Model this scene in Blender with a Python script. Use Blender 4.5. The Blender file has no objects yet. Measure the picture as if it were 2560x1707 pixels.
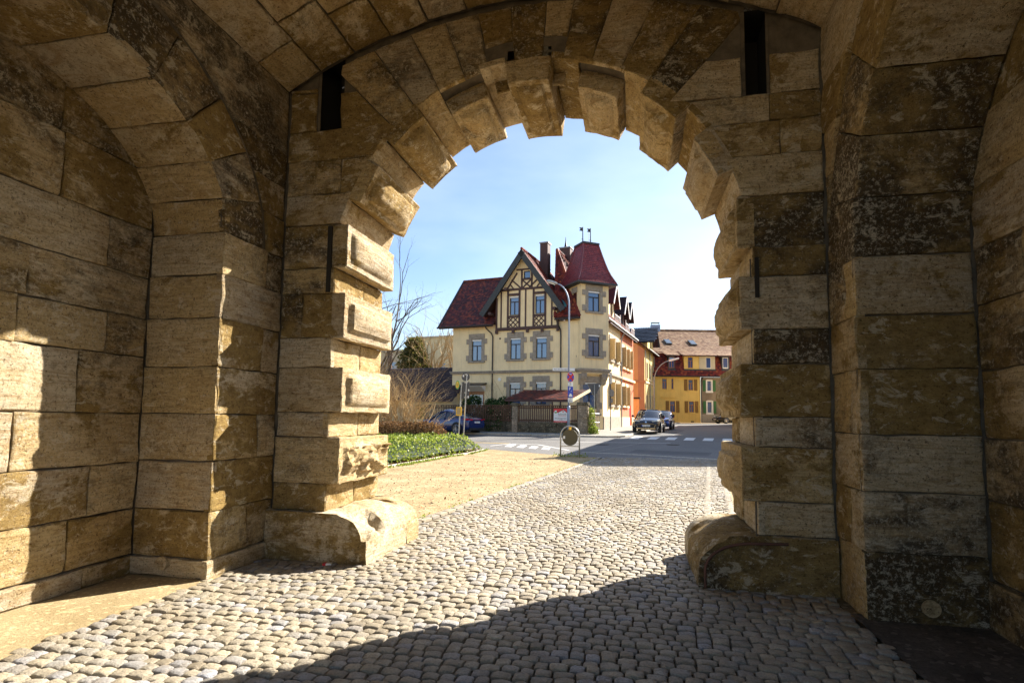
import bpy, bmesh, math, random
from mathutils import Vector, Matrix, noise
random.seed(7)
R = math.radians
sc = bpy.context.scene
col = sc.collection

# ------------------------------------------------------------------ camera, sky, sun
YAW, PITCH, ROLL = R(12.224), R(4.665), R(0.701)
cam_d = bpy.data.cameras.new('camera'); cam = bpy.data.objects.new('camera', cam_d); col.objects.link(cam)
fw = Vector((-math.sin(YAW), math.cos(YAW), 0)); rt = Vector((math.cos(YAW), math.sin(YAW), 0)); up = Vector((0, 0, 1))
f2 = fw*math.cos(PITCH)+up*math.sin(PITCH); u2 = up*math.cos(PITCH)-fw*math.sin(PITCH)
r3 = rt*math.cos(ROLL)+u2*math.sin(ROLL); u3 = u2*math.cos(ROLL)-rt*math.sin(ROLL)
cam.matrix_world = Matrix(((r3.x, u3.x, -f2.x, 0), (r3.y, u3.y, -f2.y, 0), (r3.z, u3.z, -f2.z, 1.6), (0, 0, 0, 1)))
cam_d.sensor_width = 36; cam_d.lens = 1400/2560*36; cam_d.shift_y = 75.76/2560
cam_d.clip_start = .05; cam_d.clip_end = 3000
sc.camera = cam
SUN_AZ, SUN_EL = 41.0, 33.0          # degrees: from +Y towards +X, above the horizon
w = bpy.data.worlds.new('World'); sc.world = w; w.use_nodes = True
nt = w.node_tree; nt.nodes.clear()
sky = nt.nodes.new('ShaderNodeTexSky'); sky.sky_type = 'NISHITA'; sky.sun_disc = False
sky.sun_elevation = R(SUN_EL); sky.sun_rotation = R(SUN_AZ); sky.air_density = 1.0; sky.dust_density = 0.9; sky.ozone_density = 3.0
geo = nt.nodes.new('ShaderNodeTexCoord')
mp = nt.nodes.new('ShaderNodeMapping'); mp.inputs['Scale'].default_value = (1.5, 1.5, 4.0)
nz = nt.nodes.new('ShaderNodeTexNoise'); nz.inputs['Scale'].default_value = 1.6; nz.inputs['Detail'].default_value = 5
rp = nt.nodes.new('ShaderNodeValToRGB'); rp.color_ramp.elements[0].position = .42; rp.color_ramp.elements[1].position = .78
rp.color_ramp.elements[1].color = (.28, .28, .28, 1)
mx = nt.nodes.new('ShaderNodeMix'); mx.data_type = 'RGBA'; mx.inputs['B'].default_value = (7.0, 7.4, 8.0, 1)
bg = nt.nodes.new('ShaderNodeBackground'); bg.inputs['Strength'].default_value = .068
ow = nt.nodes.new('ShaderNodeOutputWorld')
L = nt.links.new
L(geo.outputs['Generated'], mp.inputs['Vector']); L(mp.outputs['Vector'], nz.inputs['Vector']); L(nz.outputs['Fac'], rp.inputs['Fac'])
L(rp.outputs['Color'], mx.inputs['Factor']); L(sky.outputs['Color'], mx.inputs['A']); L(mx.outputs['Result'], bg.inputs['Color']); L(bg.outputs[0], ow.inputs['Surface'])
sd = bpy.data.lights.new('sun', 'SUN'); sd.energy = 5.0; sd.angle = R(.5); sd.color = (1, .93, .82)
sun = bpy.data.objects.new('sun', sd); col.objects.link(sun)
sdir = Vector((math.sin(R(SUN_AZ))*math.cos(R(SUN_EL)), math.cos(R(SUN_AZ))*math.cos(R(SUN_EL)), math.sin(R(SUN_EL))))
sun.rotation_euler = sdir.to_track_quat('Z', 'Y').to_euler(); sun.location = (12, 14, 14)
vs = sc.view_settings; vs.view_transform = 'Standard'; vs.look = 'None'; vs.gamma = 1; vs.use_curve_mapping = False
vs.exposure = 1.75
try:
    sc.cycles.use_denoising = True; sc.cycles.max_bounces = 10; sc.cycles.diffuse_bounces = 7
except Exception: pass

# ------------------------------------------------------------------ materials
class NT:
    """small helper that grows a node tree"""
    def __init__(s, name):
        s.m = bpy.data.materials.new(name); s.m.use_nodes = True; s.t = s.m.node_tree
        s.b = s.t.nodes['Principled BSDF']
    def n(s, typ, **kw):
        o = s.t.nodes.new('ShaderNode'+typ)
        for k, v in kw.items():
            if k in o.inputs: o.inputs[k].default_value = v
            else: setattr(o, k, v)
        return o
    def l(s, a, b): s.t.links.new(a, b)
    def pos(s, scale=(1, 1, 1), rnd=0, rot=None):
        g = s.n('NewGeometry'); v = g.outputs['Position']
        if rnd:
            oi = s.n('ObjectInfo'); mu = s.n('Math', operation='MULTIPLY'); mu.inputs[1].default_value = rnd
            s.l(oi.outputs['Random'], mu.inputs[0]); ad = s.n('VectorMath', operation='ADD'); s.l(v, ad.inputs[0]); s.l(mu.outputs[0], ad.inputs[1]); v = ad.outputs[0]
        mpn = s.n('Mapping'); mpn.inputs['Scale'].default_value = scale
        if rot: mpn.inputs['Rotation'].default_value = rot
        s.l(v, mpn.inputs['Vector']); return mpn.outputs['Vector']
    def noise(s, vec, scale, detail=5, rough=.55, dist=0):
        o = s.n('TexNoise'); o.inputs['Scale'].default_value = scale; o.inputs['Detail'].default_value = detail
        o.inputs['Roughness'].default_value = rough; o.inputs['Distortion'].default_value = dist
        s.l(vec, o.inputs['Vector']); return o.outputs['Fac']
    def ramp(s, fac, stops):
        o = s.n('ValToRGB'); e = o.color_ramp.elements
        while len(e) < len(stops): e.new(.5)
        for i, (p, c) in enumerate(stops):
            e[i].position = p; e[i].color = (c, c, c, 1) if isinstance(c, (int, float)) else (*c, 1)
        s.l(fac, o.inputs['Fac']); return o.outputs['Color']
    def mix(s, f, a, b, mode='MIX'):
        o = s.n('Mix', data_type='RGBA', blend_type=mode)
        for k, v in (('Factor', f), ('A', a), ('B', b)):
            if isinstance(v, (int, float)): o.inputs[k].default_value = v if k == 'Factor' else (v, v, v, 1)
            elif isinstance(v, tuple): o.inputs[k].default_value = (*v, 1)
            else: s.l(v, o.inputs[k])
        return o.outputs['Result']
    def math(s, op, a, b=0):
        o = s.n('Math', operation=op)
        for i, v in enumerate((a, b)):
            if isinstance(v, (int, float)): o.inputs[i].default_value = v
            else: s.l(v, o.inputs[i])
        return o.outputs[0]
    def bump(s, h, strength=.5, dist=.02, prev=None):
        o = s.n('Bump'); o.inputs['Strength'].default_value = strength; o.inputs['Distance'].default_value = dist
        s.l(h, o.inputs['Height'])
        if prev: s.l(prev, o.inputs['Normal'])
        return o.outputs['Normal']
    def done(s, color=None, rough=.85, normal=None, **kw):
        b = s.b
        if color is not None:
            if isinstance(color, tuple): b.inputs['Base Color'].default_value = (*color, 1)
            else: s.l(color, b.inputs['Base Color'])
        if isinstance(rough, (int, float)): b.inputs['Roughness'].default_value = rough
        else: s.l(rough, b.inputs['Roughness'])
        if normal: s.l(normal, b.inputs['Normal'])
        for k, v in kw.items():
            b.inputs[k.replace('_', ' ')].default_value = v
        return s.m

def mat_stone(name, crust=.5, pale=.5, bright=1.0, wet=0):
    t = NT(name)
    r = t.n('ObjectInfo').outputs['Random']
    k = bright
    c = lambda a, b_, d: (a*k, b_*k, d*k)
    P = t.pos((1, 1, 1), rnd=41)
    B = t.pos((1.1, 1.1, 9), rnd=29, rot=(.12, .1, .2))
    S = t.pos((1, 1, 1.7), rnd=41)
    big = t.noise(S, 1.3, 8, .66, .5); mid = t.noise(S, 4.5, 10, .74, .3); fine = t.noise(P, 46, 6, .72); bed = t.noise(B, 3.4, 8, .72, .8)
    r2 = t.math('FRACT', t.math('MULTIPLY', r, 7.31)); r3_ = t.math('FRACT', t.math('MULTIPLY', r, 13.7))
    tone = t.ramp(r2, [(0, c(.60, .44, .22)), (.25, c(.69, .59, .42)), (.5, c(.61, .46, .23)), (.75, c(.55, .48, .37)), (1, c(.74, .64, .46))])
    base = t.mix(t.ramp(big, [(.35, .55), (.6, 0)]), tone, c(.56, .38, .14))
    base = t.mix(t.ramp(bed, [(.36, .65), (.56, 0)]), base, c(.34, .20, .07))
    # brown patina that has peeled away in sharp-edged patches; how much is left differs from stone to stone
    Gp = t.pos((1, 1, 1.35)); pm = t.math('ADD', t.math('ADD', t.math('MULTIPLY', t.noise(Gp, 1.25, 12, .72, .5), .62), t.math('MULTIPLY', t.noise(S, 3.2, 11, .74, .3), .38)), t.math('MULTIPLY', t.math('SUBTRACT', r3_, .5), .24))
    th = .575-.15*(1-pale)
    pat = t.mix(t.ramp(t.noise(S, 7, 8, .7), [(.35, .0), (.65, 1)]), c(.20, .125, .036), c(.40, .27, .09))
    base = t.mix(t.ramp(pm, [(th-.012, 0), (th+.03, .92)]), base, pat)
    # soot
    cr = t.math('ADD', t.math('ADD', t.math('MULTIPLY', t.noise(Gp, 1.0, 12, .74, .6), .6), t.math('MULTIPLY', t.noise(S, 3.4, 12, .80, .4), .4)), t.math('MULTIPLY', t.math('SUBTRACT', r, .55), .20))
    base = t.mix(t.ramp(cr, [(.60-.14*crust, 0), (.70-.13*crust, .9)]), base, (.050, .038, .026))
    base = t.mix(t.ramp(t.noise(P, 48, 4, .62), [(.34, .85), (.41, 0)]), base, c(.09, .05, .018))
    base = t.mix(t.ramp(fine, [(.34, .45), (.5, 0)]), base, c(.17, .095, .03))
    base = t.mix(t.ramp(t.noise(P, 11, 9, .72), [(.34, .55), (.46, 0)]), base, c(.14, .075, .024))
    lich = t.ramp(t.math('MULTIPLY', t.noise(P, 30, 9, .78), t.math('ADD', cr, .45)), [(.55, 0), (.63, .7)])
    base = t.mix(lich, base, c(.66, .58, .43))
    base = t.mix(t.ramp(t.noise(S, 5.5, 11, .76, .6), [(.555, 0), (.60, .6)]), base, c(.72, .63, .46))
    n1 = t.bump(bed, .9, .05); n2 = t.bump(t.noise(P, 9, 11, .78), 1.0, .05, n1)
    n4 = t.bump(fine, .8, .010, n2)
    pit = t.ramp(t.noise(P, 27, 2, .5), [(.26, 0), (.34, 1)]); n5 = t.bump(pit, .9, .018, n4)
    return t.done(base, .93, n5, Specular_IOR_Level=.18)

def mat_plain(name, color, rough=.6, metal=0, var=.0, scale=8, bump=0, spec=None, **kw):
    t = NT(name)
    if spec is not None: kw['Specular_IOR_Level'] = spec
    if var or bump:
        P = t.pos(); n = t.noise(P, scale, 6, .65)
        a = tuple(x*(1-var) for x in color); b = tuple(min(1, x*(1+var)) for x in color)
        cr = t.ramp(n, [(.3, a), (.7, b)])
        nm = t.bump(t.noise(P, scale*6, 5, .7), bump, .01) if bump else None
        return t.done(cr, rough, nm, Metallic=metal, **kw)
    return t.done(color, rough, None, Metallic=metal, **kw)

def leafy(m, k=.45):
    t = m.node_tree; b = t.nodes['Principled BSDF']; tr = t.nodes.new('ShaderNodeBsdfTranslucent'); mx_ = t.nodes.new('ShaderNodeMixShader'); mx_.inputs[0].default_value = k
    l = b.inputs['Base Color'].links[0].from_socket; t.links.new(l, tr.inputs['Color']); out = t.nodes['Material Output']
    t.links.new(b.outputs[0], mx_.inputs[1]); t.links.new(tr.outputs[0], mx_.inputs[2]); t.links.new(mx_.outputs[0], out.inputs['Surface']); return m
def mat_attr(name, stops, rough=.8, extra=None, attr='tint', bump=.3, bscale=60, var=.35, spec=.3, trans=0):
    """colour driven by a per-piece random number kept on the mesh"""
    t = NT(name); a = t.n('Attribute', attribute_name=attr)
    c = t.ramp(a.outputs['Fac'], stops); P = t.pos()
    n = t.noise(P, bscale, 5, .65)
    c = t.mix(t.ramp(n, [(.3, var), (.65, 0)]), c, tuple(x*.35 for x in stops[0][1]))
    if extra: c = t.mix(t.ramp(t.noise(P, extra[0], 5, .6), [(extra[1], 0), (extra[2], extra[4])]), c, extra[3])
    return t.done(c, rough, t.bump(n, bump, .01), Specular_IOR_Level=spec)

M = {}
M['stone'] = mat_stone('sandstone', .55, .6, 1.12)
M['stone_pale'] = mat_stone('sandstone_clean_sunlit', -.1, 1.0, 1.1)  # clean jambs, and stones whose paleness stands in for sunlight
M['stone_dark'] = mat_stone('sandstone_sooty', .92, .35, 1.1)
M['stone_soffit'] = mat_stone('sandstone_soffit', .15, .8, 1.15)
M['mortar'] = mat_plain('mortar', (.12, .095, .065), .95, 0, .5, 6, .5)
M['cavity'] = mat_plain('cavity_shade', (.02, .016, .012), .95)  # near-black base colour paints the shade inside slots and grooves

def mat_cobble(name, use_obj):
    t = NT(name)
    r = t.n('ObjectInfo').outputs['Random'] if use_obj else t.n('Attribute', attribute_name='tint').outputs['Fac']
    P = t.pos(rnd=9 if use_obj else 0)
    c = t.ramp(r, [(0, (.25, .205, .14)), (.15, (.47, .40, .28)), (.4, (.35, .31, .245)), (.6, (.55, .47, .33)), (.8, (.33, .325, .33)), (.93, (.42, .39, .33)), (1, (.46, .47, .52))])
    n = t.noise(P, 70, 6, .7); n2 = t.noise(P, 9, 5, .6)
    c = t.mix(t.ramp(n2, [(.38, .55), (.58, 0)]), c, (.25, .205, .14)); c = t.mix(t.ramp(t.noise(t.pos((1, .55, 1)), .9, 6, .62), [(.38, .6), (.60, 0)]), c, (.235, .19, .125))
    c = t.mix(t.ramp(n, [(.36, .55), (.52, 0)]), c, (.11, .10, .09))
    c = t.mix(t.ramp(n, [(.60, 0), (.70, .5)]), c, (.56, .52, .46))
    rough = t.ramp(t.noise(P, 12, 4), [(.35, .5), (.65, .75)])
    return t.done(c, rough, t.bump(n, 1.0, .012), Specular_IOR_Level=.35)
M['cobble'] = mat_cobble('granite_sett', True)
M['cobble_mass'] = mat_cobble('granite_setts', False)

def mat_ground(name, stops, scale=3, fine=90, bump=.6, rough=.95, spec=.2):
    t = NT(name); P = t.pos()
    a = t.noise(P, scale, 6, .6); b = t.noise(P, fine, 4, .75); v = t.n('TexVoronoi'); v.inputs['Scale'].default_value = fine*.7; t.l(P, v.inputs['Vector'])
    c = t.ramp(a, stops)
    c = t.mix(t.ramp(b, [(.35, .6), (.55, 0)]), c, tuple(x*.42 for x in stops[0][1]))
    c = t.mix(t.ramp(v.outputs['Color'], [(.72, 0), (.9, .55)]), c, tuple(min(.8, x*1.7) for x in stops[-1][1]))
    return t.done(c, rough, t.bump(b, bump, .012), Specular_IOR_Level=spec)
M['joint_sand'] = mat_ground('joint_sand', [(.3, (.06, .045, .028)), (.7, (.13, .10, .058))], 2, 60)
M['gravel'] = mat_ground('sandy_gravel', [(.3, (.27, .19, .095)), (.5, (.36, .265, .14)), (.7, (.44, .34, .20))], 1.1, 34, 1.0)
M['earth'] = mat_ground('earth', [(.3, (.10, .08, .045)), (.7, (.18, .14, .08))], 1, 30)
M['mosaic'] = mat_ground('worn_sand_floor', [(.3, (.30, .225, .115)), (.7, (.44, .35, .20))], 1.5, 50)
M['slab'] = mat_ground('dark_floor_slab', [(.3, (.05, .042, .034)), (.7, (.13, .11, .09))], 2, 40)
M['asphalt'] = mat_ground('asphalt', [(.3, (.135, .13, .125)), (.6, (.18, .17, .16)), (.75, (.23, .215, .195))], .5, 120, .3, .8, .3)
M['asphalt_dark'] = mat_ground('asphalt_patch', [(.3, (.10, .10, .10)), (.7, (.135, .13, .125))], .8, 120, .3, .85, .3)
M['sidewalk'] = mat_ground('pavement_slab', [(.3, (.27, .25, .22)), (.7, (.36, .33, .28))], 1, 60, .3)
M['kerb'] = mat_plain('kerb_granite', (.42, .38, .31), .8, 0, .3, 9, .4)
M['road_paint'] = mat_plain('road_paint', (.72, .71, .68), .7, 0, .12, 20, .1)
M['yellow_paint'] = mat_plain('yellow_road_paint', (.7, .45, .06), .7, 0, .12, 20)
def plaster(n, c, v=.1):
    t = NT(n); P = t.pos(); b = t.noise(P, 1.1, 7, .65); st = t.noise(t.pos((4, 4, .22)), 1.6, 6, .65)
    col_ = t.ramp(b, [(.3, tuple(x*(1-v) for x in c)), (.7, tuple(min(1, x*(1+v*.6)) for x in c))])
    col_ = t.mix(t.ramp(st, [(.50, 0), (.72, .38)]), col_, (c[0]*.55, c[1]*.52, c[2]*.55))
    col_ = t.mix(t.ramp(t.noise(P, 5, 8, .7), [(.58, 0), (.70, .25)]), col_, tuple(min(1, x*1.15+.03) for x in c))
    return t.done(col_, .9, t.bump(t.noise(P, 30, 6, .7), .3, .008), Specular_IOR_Level=.2)
M['cream'] = plaster('cream_render', (.86, .69, .41))
M['red_wall'] = plaster('terracotta_render', (.58, .20, .11))
M['orange_wall'] = plaster('orange_render', (.68, .35, .15))
M['pink_wall'] = plaster('brown_pink_render', (.50, .24, .13))
M['light_wall'] = plaster('pale_yellow_render', (.74, .58, .24))
M['yellow_wall'] = plaster('yellow_render', (.80, .57, .17))
M['grey_wall'] = plaster('brown_roughcast', (.25, .20, .14), .35)
M['concrete'] = plaster('pale_block_wall', (.62, .55, .36))
M['concrete2'] = plaster('grey_block_wall', (.45, .40, .30))
M['trim'] = mat_plain('grey_sandstone_trim', (.31, .265, .21), .9, 0, .28, 5, .4)
M['timber'] = mat_plain('dark_timber', (.075, .04, .035), .75, 0, .3, 14, .2)
M['barge'] = mat_plain('slate_barge_board', (.035, .04, .042), .6, 0, .3, 8)
M['brown_wood'] = mat_plain('brown_fence_wood', (.10, .052, .028), .8, 0, .4, 12, .3)
M['gutter'] = mat_plain('dark_gutter', (.045, .035, .032), .5, .3)
M['zinc'] = mat_plain('zinc_pipe', (.30, .30, .29), .5, .6, .2, 6)
M['steel'] = mat_plain('galvanised_steel', (.40, .39, .37), .42, .75, .2, 10)
M['blue_post'] = mat_plain('blue_grey_post', (.27, .32, .42), .5, .3, .2, 6)
M['sign_back'] = mat_plain('sign_back', (.085, .085, .09), .5, .35)
M['olive_back'] = mat_plain('olive_sign_back', (.085, .07, .035), .55, .2)
M['white'] = mat_plain('white_paint', (.78, .77, .74), .5)
M['sign_red'] = mat_plain('sign_red', (.62, .02, .03), .4)
M['sign_blue'] = mat_plain('sign_blue', (.015, .05, .40), .4)
M['sign_yellow'] = mat_plain('sign_yellow', (.80, .45, .03), .45)
M['sign_green'] = mat_plain('sign_green', (.10, .33, .05), .45)
M['black'] = mat_plain('black_rubber', (.015, .015, .016), .7)
M['window_wood'] = mat_plain('dark_window_wood', (.028, .018, .015), .45)
M['window_white'] = mat_plain('white_window_frame', (.75, .74, .70), .5)
M['window_brown'] = mat_plain('brown_window_frame', (.33, .14, .045), .5)
M['shutter_brown'] = mat_plain('brown_shutter', (.22, .115, .02), .7, 0, .25, 10)
M['shutter_green'] = mat_plain('green_shutter', (.03, .13, .035), .7, 0, .25, 10)
M['shutter_pale'] = mat_plain('ochre_shutter', (.42, .30, .14), .7, 0, .2, 10)
M['glass'] = mat_plain('window_glass', (.04, .10, .24), .04, 0, IOR=2.2)  # blue base colour paints in the reflected sky
M['skylight'] = mat_plain('skylight_glass', (.06, .08, .1), .05, 0, IOR=2.6)
M['curtain'] = mat_plain('curtain', (.55, .53, .5), .9)
M['chrome'] = mat_plain('chrome', (.7, .7, .7), .12, 1)
M['copper'] = mat_plain('copper_valley', (.05, .19, .21), .6, .2, .3, 4)
M['paint_navy'] = mat_plain('navy_car_paint', (.012, .030, .14), .22, .3, Coat_Weight=1.0, Coat_Roughness=.04)
M['paint_black'] = mat_plain('black_car_paint', (.008, .008, .012), .2, .2, Coat_Weight=1.0, Coat_Roughness=.04)
M['paint_blue'] = mat_plain('blue_car_paint', (.02, .06, .25), .25, .3, Coat_Weight=1.0, Coat_Roughness=.04)
M['car_glass'] = mat_plain('car_glass', (.012, .016, .022), .03, 0, IOR=1.9)
M['lamp_glass'] = mat_plain('headlight_glass', (.62, .62, .58), .12, .2)
M['tail_red'] = mat_plain('tail_light_red', (.45, .01, .015), .2)
M['rim'] = mat_plain('alloy_rim', (.33, .33, .34), .3, .9)
M['twig'] = mat_plain('bare_twigs', (.46, .33, .17), .85, 0, .4, 20, spec=.2)
M['twig_dark'] = mat_plain('dark_twigs', (.10, .07, .045), .9, 0, .3, 10)
M['rust'] = mat_plain('rusty_pipe', (.10, .045, .03), .8, 0, .3, 5)
RED_T = [(0, (.07, .02, .02)), (.25, (.15, .03, .025)), (.6, (.235, .04, .03)), (.85, (.27, .06, .03)), (1, (.36, .10, .04))]
M['tiles_red'] = mat_attr('red_beaver_tail_tiles', RED_T, .7, spec=.2)
M['tiles_tower'] = mat_attr('wine_red_tiles', [(0, (.15, .022, .025)), (.5, (.215, .03, .032)), (1, (.28, .045, .04))], .42, spec=.5, var=.2)
M['tiles_old'] = mat_attr('old_red_brown_tiles', [(0, (.045, .018, .02)), (.35, (.11, .026, .026)), (.7, (.175, .035, .03)), (1, (.30, .07, .03))], .6, (2.2, .5, .65, (.05, .026, .028), .65), spec=.4)
M['tiles_tan'] = mat_attr('weathered_tan_tiles', [(0, (.22, .10, .05)), (.4, (.38, .21, .11)), (.75, (.48, .29, .16)), (1, (.56, .38, .22))], .7, (1.2, .52, .68, (.22, .12, .07), .5))
M['tiles_black'] = mat_attr('black_glazed_tiles', [(0, (.012, .013, .018)), (1, (.03, .032, .04))], .18, spec=.7, var=.1)
M['tiles_dark'] = mat_attr('dark_brown_tiles', [(0, (.022, .013, .014)), (1, (.055, .03, .03))], .6)
M['leaf_green'] = mat_attr('green_leaves', [(0, (.06, .09, .012)), (.4, (.20, .27, .03)), (.8, (.34, .40, .06)), (1, (.50, .48, .17))], .5, spec=.4, var=.1)
M['leaf_brown'] = mat_attr('dry_beech_leaves', [(0, (.07, .035, .015)), (.5, (.17, .09, .035)), (1, (.30, .17, .07))], .7, var=.1)
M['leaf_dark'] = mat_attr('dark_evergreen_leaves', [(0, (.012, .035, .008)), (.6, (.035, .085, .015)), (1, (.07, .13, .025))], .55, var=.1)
M['needle'] = mat_attr('pine_needles', [(0, (.05, .06, .015)), (.6, (.13, .13, .03)), (1, (.24, .19, .06))], .7, var=.1)
M['litter'] = mat_attr('dead_leaves', [(0, (.10, .035, .015)), (.5, (.22, .09, .03)), (1, (.34, .18, .07))], .8, var=.1)

for k_ in ('leaf_green', 'leaf_brown', 'leaf_dark', 'needle'): leafy(M[k_])
# ------------------------------------------------------------------ object helpers
def tag(o, label=None, cat=None, group=None, kind=None):
    if label: o['label'] = label
    if cat: o['category'] = cat
    if group: o['group'] = group
    if kind: o['kind'] = kind
    return o
def thing(name, loc, label, cat, group=None):
    o = bpy.data.objects.new(name, None); o.location = loc; o.empty_display_size = .2; col.objects.link(o)
    return tag(o, label, cat, group)
def link(name, me, parent=None, local=False):
    o = bpy.data.objects.new(name, me); col.objects.link(o)
    if parent is not None:
        o.parent = parent
        if parent.type == 'EMPTY' and not local: o.matrix_parent_inverse = Matrix.Translation(-parent.location)
    return o
class MB:
    def __init__(s): s.v = []; s.f = []; s.tint = None; s.mi = []; s.cur = 0
    def quadgrid(s, rows):
        n = len(rows[0]); b = len(s.v)
        for r_ in rows: s.v.extend(tuple(p) for p in r_)
        for i in range(len(rows)-1):
            for j in range(n-1): s.face((b+i*n+j, b+i*n+j+1, b+(i+1)*n+j+1, b+(i+1)*n+j))
    def face(s, f): s.f.append(tuple(f)); s.mi.append(s.cur)
    def poly(s, pts):
        b = len(s.v); s.v.extend(tuple(p) for p in pts); s.face(range(b, b+len(pts)))
    def hexa(s, p):      # 8 points: bottom 4 ccw, top 4 ccw
        b = len(s.v); s.v.extend(tuple(q) for q in p)
        for f in ((3, 2, 1, 0), (4, 5, 6, 7), (0, 1, 5, 4), (1, 2, 6, 5), (2, 3, 7, 6), (3, 0, 4, 7)): s.face(b+i for i in f)
    def box(s, x0, x1, y0, y1, z0, z1):
        s.hexa([(x0, y0, z0), (x1, y0, z0), (x1, y1, z0), (x0, y1, z0), (x0, y0, z1), (x1, y0, z1), (x1, y1, z1), (x0, y1, z1)])
    def tube(s, pts, r, n=8, cap=True):
        pts = [Vector(p) for p in pts]; rs = r if isinstance(r, (list, tuple)) else [r]*len(pts)
        b = len(s.v); prev = None
        for i, p in enumerate(pts):
            d = (pts[min(i+1, len(pts)-1)]-pts[max(i-1, 0)]).normalized()
            if prev is None:
                a = d.cross(Vector((0, 0, 1)) if abs(d.z) < .9 else Vector((1, 0, 0))).normalized()
            else:
                a = (prev-d*prev.dot(d)).normalized()
            prev = a; c = d.cross(a)
            for k in range(n):
                t = 2*math.pi*k/n; s.v.append(tuple(p+(a*math.cos(t)+c*math.sin(t))*rs[i]))
        for i in range(len(pts)-1):
            for k in range(n): s.face((b+i*n+k, b+i*n+(k+1) % n, b+(i+1)*n+(k+1) % n, b+(i+1)*n+k))
        if cap:
            s.face(range(b+n-1, b-1, -1)); e = b+(len(pts)-1)*n; s.face(range(e, e+n))
    def disc(s, c, ax, r, th, n=28, e1=None):   # thick disc about axis ax
        c = Vector(c); ax = Vector(ax).normalized(); s.tube([c-ax*th/2, c+ax*th/2], r, n)
    def prism(s, poly, d):                      # poly of Vectors extruded by vector d
        n = len(poly); b = len(s.v); d = Vector(d)
        s.v.extend(tuple(p) for p in poly); s.v.extend(tuple(Vector(p)+d) for p in poly)
        s.face(range(b+n-1, b-1, -1)); s.face(range(b+n, b+2*n))
        for i in range(n): s.face((b+i, b+(i+1) % n, b+n+(i+1) % n, b+n+i))
    def mesh(s, name, mats, smooth=False):
        me = bpy.data.meshes.new(name); me.from_pydata(s.v, [], s.f)
        for m in (mats if isinstance(mats, (list, tuple)) else [mats]): me.materials.append(m)
        if any(s.mi): me.polygons.foreach_set('material_index', s.mi)
        if s.tint is not None:
            a = me.attributes.new('tint', 'FLOAT', 'POINT'); t = s.tint+[.5]*(len(s.v)-len(s.tint)); a.data.foreach_set('value', t)
        if smooth: me.polygons.foreach_set('use_smooth', [True]*len(me.polygons))
        me.update(); return me
    def build(s, name, mats, parent=None, smooth=False, bevel=0, local=False, fix=True):
        me = s.mesh(name, mats, smooth)
        if fix:
            bm = bmesh.new(); bm.from_mesh(me); bmesh.ops.recalc_face_normals(bm, faces=bm.faces); bm.to_mesh(me); bm.free()
        o = link(name, me, parent, local)
        if bevel:
            md = o.modifiers.new('bevel', 'BEVEL'); md.width = bevel; md.segments = 2; md.limit_method = 'ANGLE'
        return o

def fbm(p, oct=4): return noise.fractal(p, 1.0, 2.1, oct, noise_basis='PERLIN_ORIGINAL')

def stone(F, parent, mat, name='stone', cell=.06, amp=.017, gap=None, bev=.014, skirt=.07, shape=None, bed=.006, seed=None, chip=.5, grp=None):
    """one ashlar: a gridded face on surface F(a,b)->(point,normal), worn, with rounded arrises and sides running back into the wall"""
    sd_ = Vector((random.uniform(-50, 50), random.uniform(-50, 50), random.uniform(-50, 50))) if seed is None else seed
    p00, p10, p01, p11 = F(0, 0)[0], F(1, 0)[0], F(0, 1)[0], F(1, 1)[0]
    la = max(.02, max((p10-p00).length, (p11-p01).length)); lb = max(.02, max((p01-p00).length, (p11-p10).length))
    if gap is None: gap = random.choice((.003, .004, .006, .009))
    def axis(l):
        g = min(gap/l, .1); b_ = min((gap+bev)/l, .22); n = max(1, int(round(l*(1-2*b_)/cell)))
        return [g, g]+[b_+(1-2*b_)*i/n for i in range(n+1)]+[1-g, 1-g]
    A, B = axis(la), axis(lb); na, nb = len(A), len(B); mb = MB()
    tilt = random.uniform(-.006, .006)
    for i, a in enumerate(A):
        for j, b in enumerate(B):
            edge = i in (0, 1, na-2, na-1) or j in (0, 1, nb-2, nb-1)
            sk = i in (0, na-1) or j in (0, nb-1)
            P, N = F(a, b); P = Vector(P); N = Vector(N)
            if sk: h = -skirt
            else:
                q = P*2.3+sd_
                h = amp*1.3*fbm(q, 4)+bed*noise.noise(Vector((P.x*2.5, P.y*2.5, P.z*24))+sd_)+tilt
                if edge:
                    h -= bev*.5+chip*.07*max(0, noise.noise(P*6+sd_*2)-.16)
                if shape: h += shape(a, b, P)
            if edge:
                # slightly wavy joints
                ja = .012*noise.noise(P*5+sd_); jb = .012*noise.noise(P*5-sd_)
                P2 = F(min(1, max(0, a+ja/la)), min(1, max(0, b+jb/lb)))[0]; P = Vector(P2)
            mb.v.append(tuple(P+N*h))
    for i in range(na-1):
        for j in range(nb-1): mb.face((i*nb+j, (i+1)*nb+j, (i+1)*nb+j+1, i*nb+j+1))
    # orient by the surface normal
    k = (na//2-1)*nb+nb//2-1 if na > 2 else 0
    me = mb.mesh(name, mat, True)
    mid = F(.5, .5)[1]; s_ = sum((me.polygons[x].normal.dot(mid) for x in range(len(me.polygons))))
    if s_ < 0: me.flip_normals()
    me.set_sharp_from_angle(angle=.62)
    return link(name, me, parent)

def plane_patch(x0, x1, y0, y1, z0, z1, nrm):
    """rectangular patch of an axis plane; a runs along the horizontal, b along z"""
    N = Vector(nrm)
    def F(a, b): return Vector((x0+(x1-x0)*a, y0+(y1-y0)*a, z0+(z1-z0)*b)), N
    return F

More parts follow.
